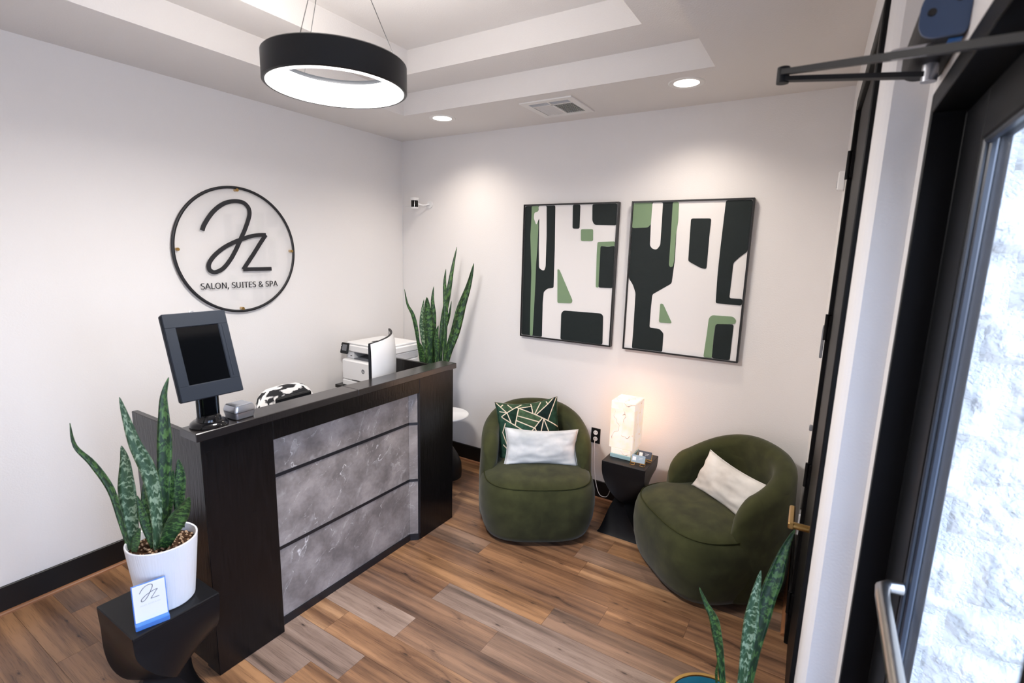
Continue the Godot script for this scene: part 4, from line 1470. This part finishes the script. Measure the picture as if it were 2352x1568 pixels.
func cushion(w: float, h: float, thick: float, s: int, m: Material, xf: Transform3D, label: String) -> void:
	var t := thing("cushion", label, "cushion", xf.origin)
	t.basis = xf.basis
	part(t, "cover", cushion_mesh(w, h, thick, s), m)
	var st := maker()
	var seam := []
	for k in 80:
		var a := k / 20.0
		var e := fmod(a, 1.0) * 2.0 - 1.0
		var u: float
		var v: float
		if a < 1.0: u = e; v = 1.0
		elif a < 2.0: u = 1.0; v = -e
		elif a < 3.0: u = -e; v = -1.0
		else: u = -1.0; v = e
		seam.append(Vector3(w / 2 * u * (1.0 - 0.075 * (1.0 - v * v) * u * u), h / 2 * v * (1.0 - 0.15 * (1.0 - u * u) * v * v), 0))
	tube(st, seam, 0.0022, 6, true)
	part(t, "seam", st, m)

# ---------------------------------------------------------------- tables
func twist_table(at: Vector3, label: String) -> void:
	var t := thing("twisted_side_table", label, "side table", at, 0.0, "black twisted side tables")
	var st := maker(1)
	var rows := []
	var n := 36
	for i in n + 1:
		var k := i / float(n)           # 0 at the floor, 1 under the top
		var y := 0.488 * k
		var s: float
		if k < 0.46:
			s = lerpf(0.148, 0.052, pow(k / 0.46, 0.82))
		else:
			var q := (k - 0.46) / 0.54
			s = lerpf(0.052, 0.1425, sqrt(maxf(0.0, 1.0 - (1.0 - q) * (1.0 - q))))
		var turn := lerpf(PI / 2, 0.0, smoothstep(0.0, 0.9, k))
		var row := []
		for j in 40:
			var side := j / 10
			var e := (j % 10) / 10.0 * 2.0 - 1.0
			var p: Vector2 = [Vector2(1, e), Vector2(-e, 1), Vector2(-1, -e), Vector2(e, -1)][side]
			p = (p * s).rotated(turn)
			row.append(Vector3(p.x, y, -p.y))
		rows.append(row)
	# each of the four faces is smooth, the edges between them are crisp
	for side in 4:
		st.set_smooth_group(side + 1)
		var strip := []
		for r in rows:
			var piece := []
			for j in 11:
				piece.append(r[(side * 10 + j) % 40])
			strip.append(piece)
		grid(st, strip)
	part(t, "twisted_body", st, M.table_black)
	part(t, "table_top", box_mesh(Vector3(-0.1435, 0.486, -0.1435), Vector3(0.1435, 0.50, 0.1435), 0.003), M.table_black)

func round_table() -> void:
	var t := thing("round_side_table", "white round side table half hidden behind the desk", "side table", Vector3(0.785, 0, 0.355))
	var st := maker()
	lathe(st, [Vector2(0, 0.505), Vector2(0.155, 0.505), Vector2(0.182, 0.515), Vector2(0.184, 0.52), Vector2(0.180, 0.525), Vector2(0, 0.525)], 64)
	part(t, "table_top", st, M.white)
	st = maker()
	lathe(st, [Vector2(0, 0), Vector2(0.130, 0), Vector2(0.134, 0.05), Vector2(0.128, 0.11), Vector2(0.10, 0.18), Vector2(0.05, 0.26), Vector2(0.03, 0.36), Vector2(0.03, 0.505)], 48)
	part(t, "pedestal", st, M.black)

# ---------------------------------------------------------------- plants
func leaf_mesh(raw: Array, w: float, facing: Vector3) -> SurfaceTool:
	var pts := []
	for k in range(0, raw.size(), 3):
		pts.append(Vector3(raw[k], raw[k + 1], raw[k + 2]))
	pts = smooth_path(pts, 5)
	var st := maker(1)
	var n: int = pts.size() - 1
	var rows := []
	for i in n + 1:
		var k := i / float(n)
		var d: Vector3 = (pts[mini(i + 1, n)] - pts[maxi(i - 1, 0)]).normalized()
		var nrm := (facing - d * facing.dot(d)).normalized()
		var side := d.cross(nrm).normalized()
		var half := w / 2 * minf(lerpf(0.62, 1.0, smoothstep(0.0, 0.45, k)), pow(maxf(0.0, (1.0 - k) / 0.45), 0.75) if k > 0.55 else 1.0)
		half = maxf(half, 0.0012)
		var curl := half * 0.32
		var row := []
		for e in [-1.0, -0.6, -0.2, 0.2, 0.6, 1.0, 0.5, 0.0, -0.5]:
			var back: bool = row.size() > 5
			row.append(pts[i] + side * half * e + nrm * (curl * (e * e - 0.4) - (minf(0.003, half * 0.5) if back else 0.0)))
		rows.append(row)
	# front with the figure laid across it, then the back
	for i in n:
		for j in 9:
			var j2 := (j + 1) % 9
			var us := [0.0, 0.2, 0.4, 0.6, 0.8, 1.0, 0.75, 0.5, 0.25]
			var v0 := i / float(n)
			var v1 := (i + 1) / float(n)
			quad(st, rows[i][j2], rows[i][j], rows[i + 1][j], rows[i + 1][j2], Vector2(us[j2], v0), Vector2(us[j], v0), Vector2(us[j], v1), Vector2(us[j2], v1))
	return st

func plant(called_label: String, at: Vector3, pot: SurfaceTool, pot_mat: Material, rim: SurfaceTool, soil_r: float, soil_y: float, leaves: Array, toward: Vector3) -> void:
	var t := thing("potted_snake_plant", called_label, "plant", at, 0.0)
	var p := part(t, "pot", pot, pot_mat)
	if rim: part(p, "gold_rim", rim, M.gold)
	var st := maker()
	st.set_smooth_group(1)
	var rows := []
	for i in 5:
		var row := []
		for j in 28:
			var r := soil_r * i / 4.0
			row.append(Vector3(cos(TAU * j / 28) * r, soil_y + (0.008 * sin(j * 1.7 + i * 2.0) if i < 4 else 0.0), sin(TAU * j / 28) * r))
		rows.append(row)
	grid(st, rows, true)
	part(t, "soil", st, M.soil)
	st = maker()
	for k in 120:
		var a := rng.randf() * TAU
		var r := soil_r * sqrt(rng.randf()) * 0.95
		var c := Vector3(cos(a) * r, soil_y + 0.007, sin(a) * r)
		var s := rng.randf_range(0.0025, 0.0055)
		bx(st, c - Vector3(s, s * 0.7, s * 0.8), c + Vector3(s, s * 0.7, s * 0.8), s * 0.5)
	var peb := part(t, "pebbles", st, M.pebble)
	peb.set_meta("kind", "stuff")
	for l in leaves:
		var raw: Array = []
		for k in range(0, l[2].size(), 3):
			raw.append_array([l[2][k] - at.x, l[2][k + 1] - at.y, l[2][k + 2] - at.z])
		part(t, "leaf", leaf_mesh(raw, l[1] * 1.08, toward.rotated(Vector3.UP, rng.randf_range(-0.4, 0.4))), M.leaf_pale if l[0] == 1 else M.leaf)

func plants() -> void:
	var pot := maker()
	lathe(pot, [Vector2(0.0, 0.0), Vector2(0.082, 0.0), Vector2(0.088, 0.006), Vector2(0.098, 0.10), Vector2(0.108, 0.20), Vector2(0.112, 0.245), Vector2(0.110, 0.248), Vector2(0.106, 0.245), Vector2(0.102, 0.20)], 56)
	plant("snake plant in a white ribbed pot on the black side table by the desk", Vector3(1.285, 0.5, 2.60), pot, M.white_pot, null, 0.103, 0.215, LEAVES_DESK, Vector3(0.93, 0.1, 0.36))
	pot = maker()
	lathe(pot, [Vector2(0.0, 0.0), Vector2(0.08, 0.0), Vector2(0.10, 0.03), Vector2(0.115, 0.15), Vector2(0.117, 0.34), Vector2(0.113, 0.345), Vector2(0.109, 0.34), Vector2(0.108, 0.30)], 48)
	plant("tall snake plant in the corner behind the desk", Vector3(0.70, 0.525, 0.36), pot, M.white_pot, null, 0.108, 0.31, LEAVES_CORNER, Vector3(0.65, 0.1, 0.75))
	pot = maker()
	lathe(pot, [Vector2(0.0, 0.0), Vector2(0.09, 0.0), Vector2(0.10, 0.01), Vector2(0.135, 0.20), Vector2(0.142, 0.345), Vector2(0.133, 0.345), Vector2(0.13, 0.27)], 56)
	var rim := maker()
	lathe(rim, [Vector2(0.1325, 0.344), Vector2(0.1435, 0.344), Vector2(0.1435, 0.350), Vector2(0.1325, 0.350), Vector2(0.1325, 0.344)], 56)
	plant("snake plant in a teal gold-rimmed pot on the floor by the black door", Vector3(3.085, 0.0, 1.80), pot, M.teal, rim, 0.131, 0.285, LEAVES_DOOR, Vector3(0.1, 0.1, 1.0))

# ---------------------------------------------------------------- small things
func lamp() -> void:
	var t := thing("alabaster_lamp", "glowing square alabaster lamp on the side table between the armchairs", "lamp", Vector3(2.236, 0.50, 0.258))
	part(t, "base_plate", box_mesh(Vector3(-0.070, 0, -0.088), Vector3(0.070, 0.026, 0.088), 0.002), M.teal_glass)
	part(t, "lower_block", box_mesh(Vector3(-0.066, 0.026, -0.084), Vector3(0.066, 0.066, 0.084), 0.003), M.alabaster)
	part(t, "shade", box_mesh(Vector3(-0.080, 0.066, -0.092), Vector3(0.080, 0.385, 0.092), 0.004), M.alabaster, "veined glowing alabaster shade")
	var l := OmniLight3D.new()
	l.name = "lamp_glow"
	l.light_energy = 0.055
	l.light_color = Color(1.0, 0.70, 0.45)
	l.light_size = 0.05
	l.omni_range = 8.0
	l.omni_attenuation = 2.0
	l.shadow_enabled = true
	l.position = Vector3(0, 0.24, 0)
	t.add_child(l)
	var st := maker()
	tube(st, smooth_path([Vector3(1.925, 0.463, 0.012), Vector3(1.93, 0.40, 0.03), Vector3(1.945, 0.20, 0.03), Vector3(1.985, 0.075, 0.045), Vector3(2.03, 0.05, 0.055), Vector3(2.075, 0.09, 0.06), Vector3(2.115, 0.30, 0.08), Vector3(2.15, 0.48, 0.11), Vector3(2.175, 0.512, 0.14), Vector3(2.19, 0.509, 0.168)], 6), 0.003, 8)
	single("lamp_cord", st, M.white, "thin white lamp cord hanging between the outlet and the side table", "cord")

func card_holder(at: Vector3, turn: float, card: Material, label: String) -> void:
	var t := thing("card_holder", label, "card holder", at, turn, "wire business card holders")
	# bent wire: two feet in front, a back rest behind
	var st := maker()
	var r := 0.0016
	var q := 0.0016
	tube(st, [Vector3(-0.046, 0.044, -0.022), Vector3(-0.046, 0.012, -0.006), Vector3(-0.046, 0.010, 0.0), Vector3(-0.018, 0.010, 0.0), Vector3(-0.018, q, 0.008), Vector3(-0.018, q, 0.016), Vector3(-0.046, q, 0.016), Vector3(-0.046, q, -0.024), Vector3(0.046, q, -0.024), Vector3(0.046, q, 0.016), Vector3(0.018, q, 0.016), Vector3(0.018, q, 0.008), Vector3(0.018, 0.010, 0.0), Vector3(0.046, 0.010, 0.0), Vector3(0.046, 0.012, -0.006), Vector3(0.046, 0.044, -0.022)], r, 8)
	part(t, "wire_frame", st, M.gold)
	var deck := Node3D.new()
	deck.name = "business_cards"
	t.add_child(deck)
	deck.position = Vector3(0, 0.0125, -0.003)
	deck.rotation.x = -0.46
	part(deck, "card_stack", box_mesh(Vector3(-0.043, 0, -0.006), Vector3(0.043, 0.048, 0.0), 0.0005), card)
	part(deck, "printed_square", box_mesh(Vector3(-0.036, 0.012, 0.0), Vector3(-0.014, 0.036, 0.0004)), M.white)
	for k in 2:
		part(deck, "printed_line", box_mesh(Vector3(0.002, 0.030 - 0.008 * k, 0.0), Vector3(0.028 - 0.006 * k, 0.0325 - 0.008 * k, 0.0004)), M.light_grey)

func sign_stand() -> void:
	var t := thing("sign_stand", "small clear acrylic stand with a white card in front of the white pot", "sign stand", Vector3(1.388, 0.50, 2.694), 1.30)
	part(t, "foot", box_mesh(Vector3(-0.049, 0, -0.012), Vector3(0.049, 0.022, 0.014), 0.003), M.acrylic_blue, "blue-tinted acrylic foot")
	var leaf := Node3D.new()
	leaf.name = "panel"
	t.add_child(leaf)
	leaf.position = Vector3(0, 0.020, -0.002)
	leaf.rotation.x = -0.03
	part(leaf, "acrylic_sheet", box_mesh(Vector3(-0.049, 0, -0.003), Vector3(0.049, 0.140, -0.0004)), M.acrylic_blue)
	part(leaf, "card", box_mesh(Vector3(-0.046, 0.003, -0.0004), Vector3(0.046, 0.137, 0.0004)), M.white)
	script_strokes(leaf, "letter_stroke", Vector3(0, 0.092, 0.0004), Vector3.RIGHT, Vector3.UP, 0.125, 0.0016, 0.0004, M.letter)
	lettering(leaf, "lettering", "SALON, SUITES & SPA", 0.058, 0.0003, M.light_grey, Vector3(0, 0.060, 0.0006), Basis.IDENTITY)

# ---------------------------------------------------------------- all together
func _ready() -> void:
	rng.seed = 7
	light_and_lens()
	make_materials()
	build_floor()
	build_shell()
	build_doors()
	build_outside()
	pendant()
	downlight(0.826, 0.455, "round recessed ceiling light nearest the room corner above the corner plant")
	downlight(2.494, 0.442, "round recessed ceiling light above the right-hand painting")
	vent()
	wall_sign()
	painting(1.265, PAINT_ONE, "left framed abstract painting with a small green square near its top")
	painting(2.097, PAINT_TWO, "right framed abstract painting with a tall dark door-like shape at its top")
	wall_things()
	desk()
	behind_desk()
	round_table()
	armchair(Vector3(1.70, 0, 0.51), 0.607, "olive green velvet barrel chair with the patterned cushion, beside the desk")
	armchair(Vector3(2.852, 0, 0.435), -0.785, "olive green velvet barrel chair with one pale cushion, beside the black door")
	var c1 := Transform3D(Basis(Vector3.UP, 0.607), Vector3(1.70, 0, 0.51))
	cushion(0.44, 0.42, 0.13, 101, M.patchwork, c1 * Transform3D(Basis.from_euler(Vector3(-0.30, 0.0, 0.10)), Vector3(-0.045, 0.60, -0.09)), "dark green patchwork cushion with pale lines leaning on the chair back")
	cushion(0.50, 0.25, 0.12, 102, M.cloud, c1 * Transform3D(Basis.from_euler(Vector3(-0.32, 0.0, -0.02)), Vector3(0.03, 0.525, 0.045)), "pale grey marbled lumbar cushion in front of the green patchwork cushion")
	var c2 := Transform3D(Basis(Vector3.UP, -0.785), Vector3(2.852, 0, 0.435))
	cushion(0.50, 0.25, 0.12, 103, M.cream, c2 * Transform3D(Basis.from_euler(Vector3(-0.45, 0.12, -0.05)), Vector3(0.03, 0.52, -0.06)), "pale cream lumbar cushion in the chair beside the black door")
	twist_table(Vector3(1.268, 0, 2.622), "black twisted side table under the white pot at the end of the desk")
	twist_table(Vector3(2.29, 0, 0.295), "black twisted side table under the glowing lamp between the armchairs")
	plants()
	lamp()
	card_holder(Vector3(2.376, 0.50, 0.285), 0.06, mat(srgb(52, 56, 72), 0.4), "gold wire holder with dark business cards beside the lamp")
	card_holder(Vector3(2.362, 0.50, 0.375), 0.06, mat(srgb(150, 166, 178), 0.4), "gold wire holder with pale blue business cards in front of the dark one")
	sign_stand()
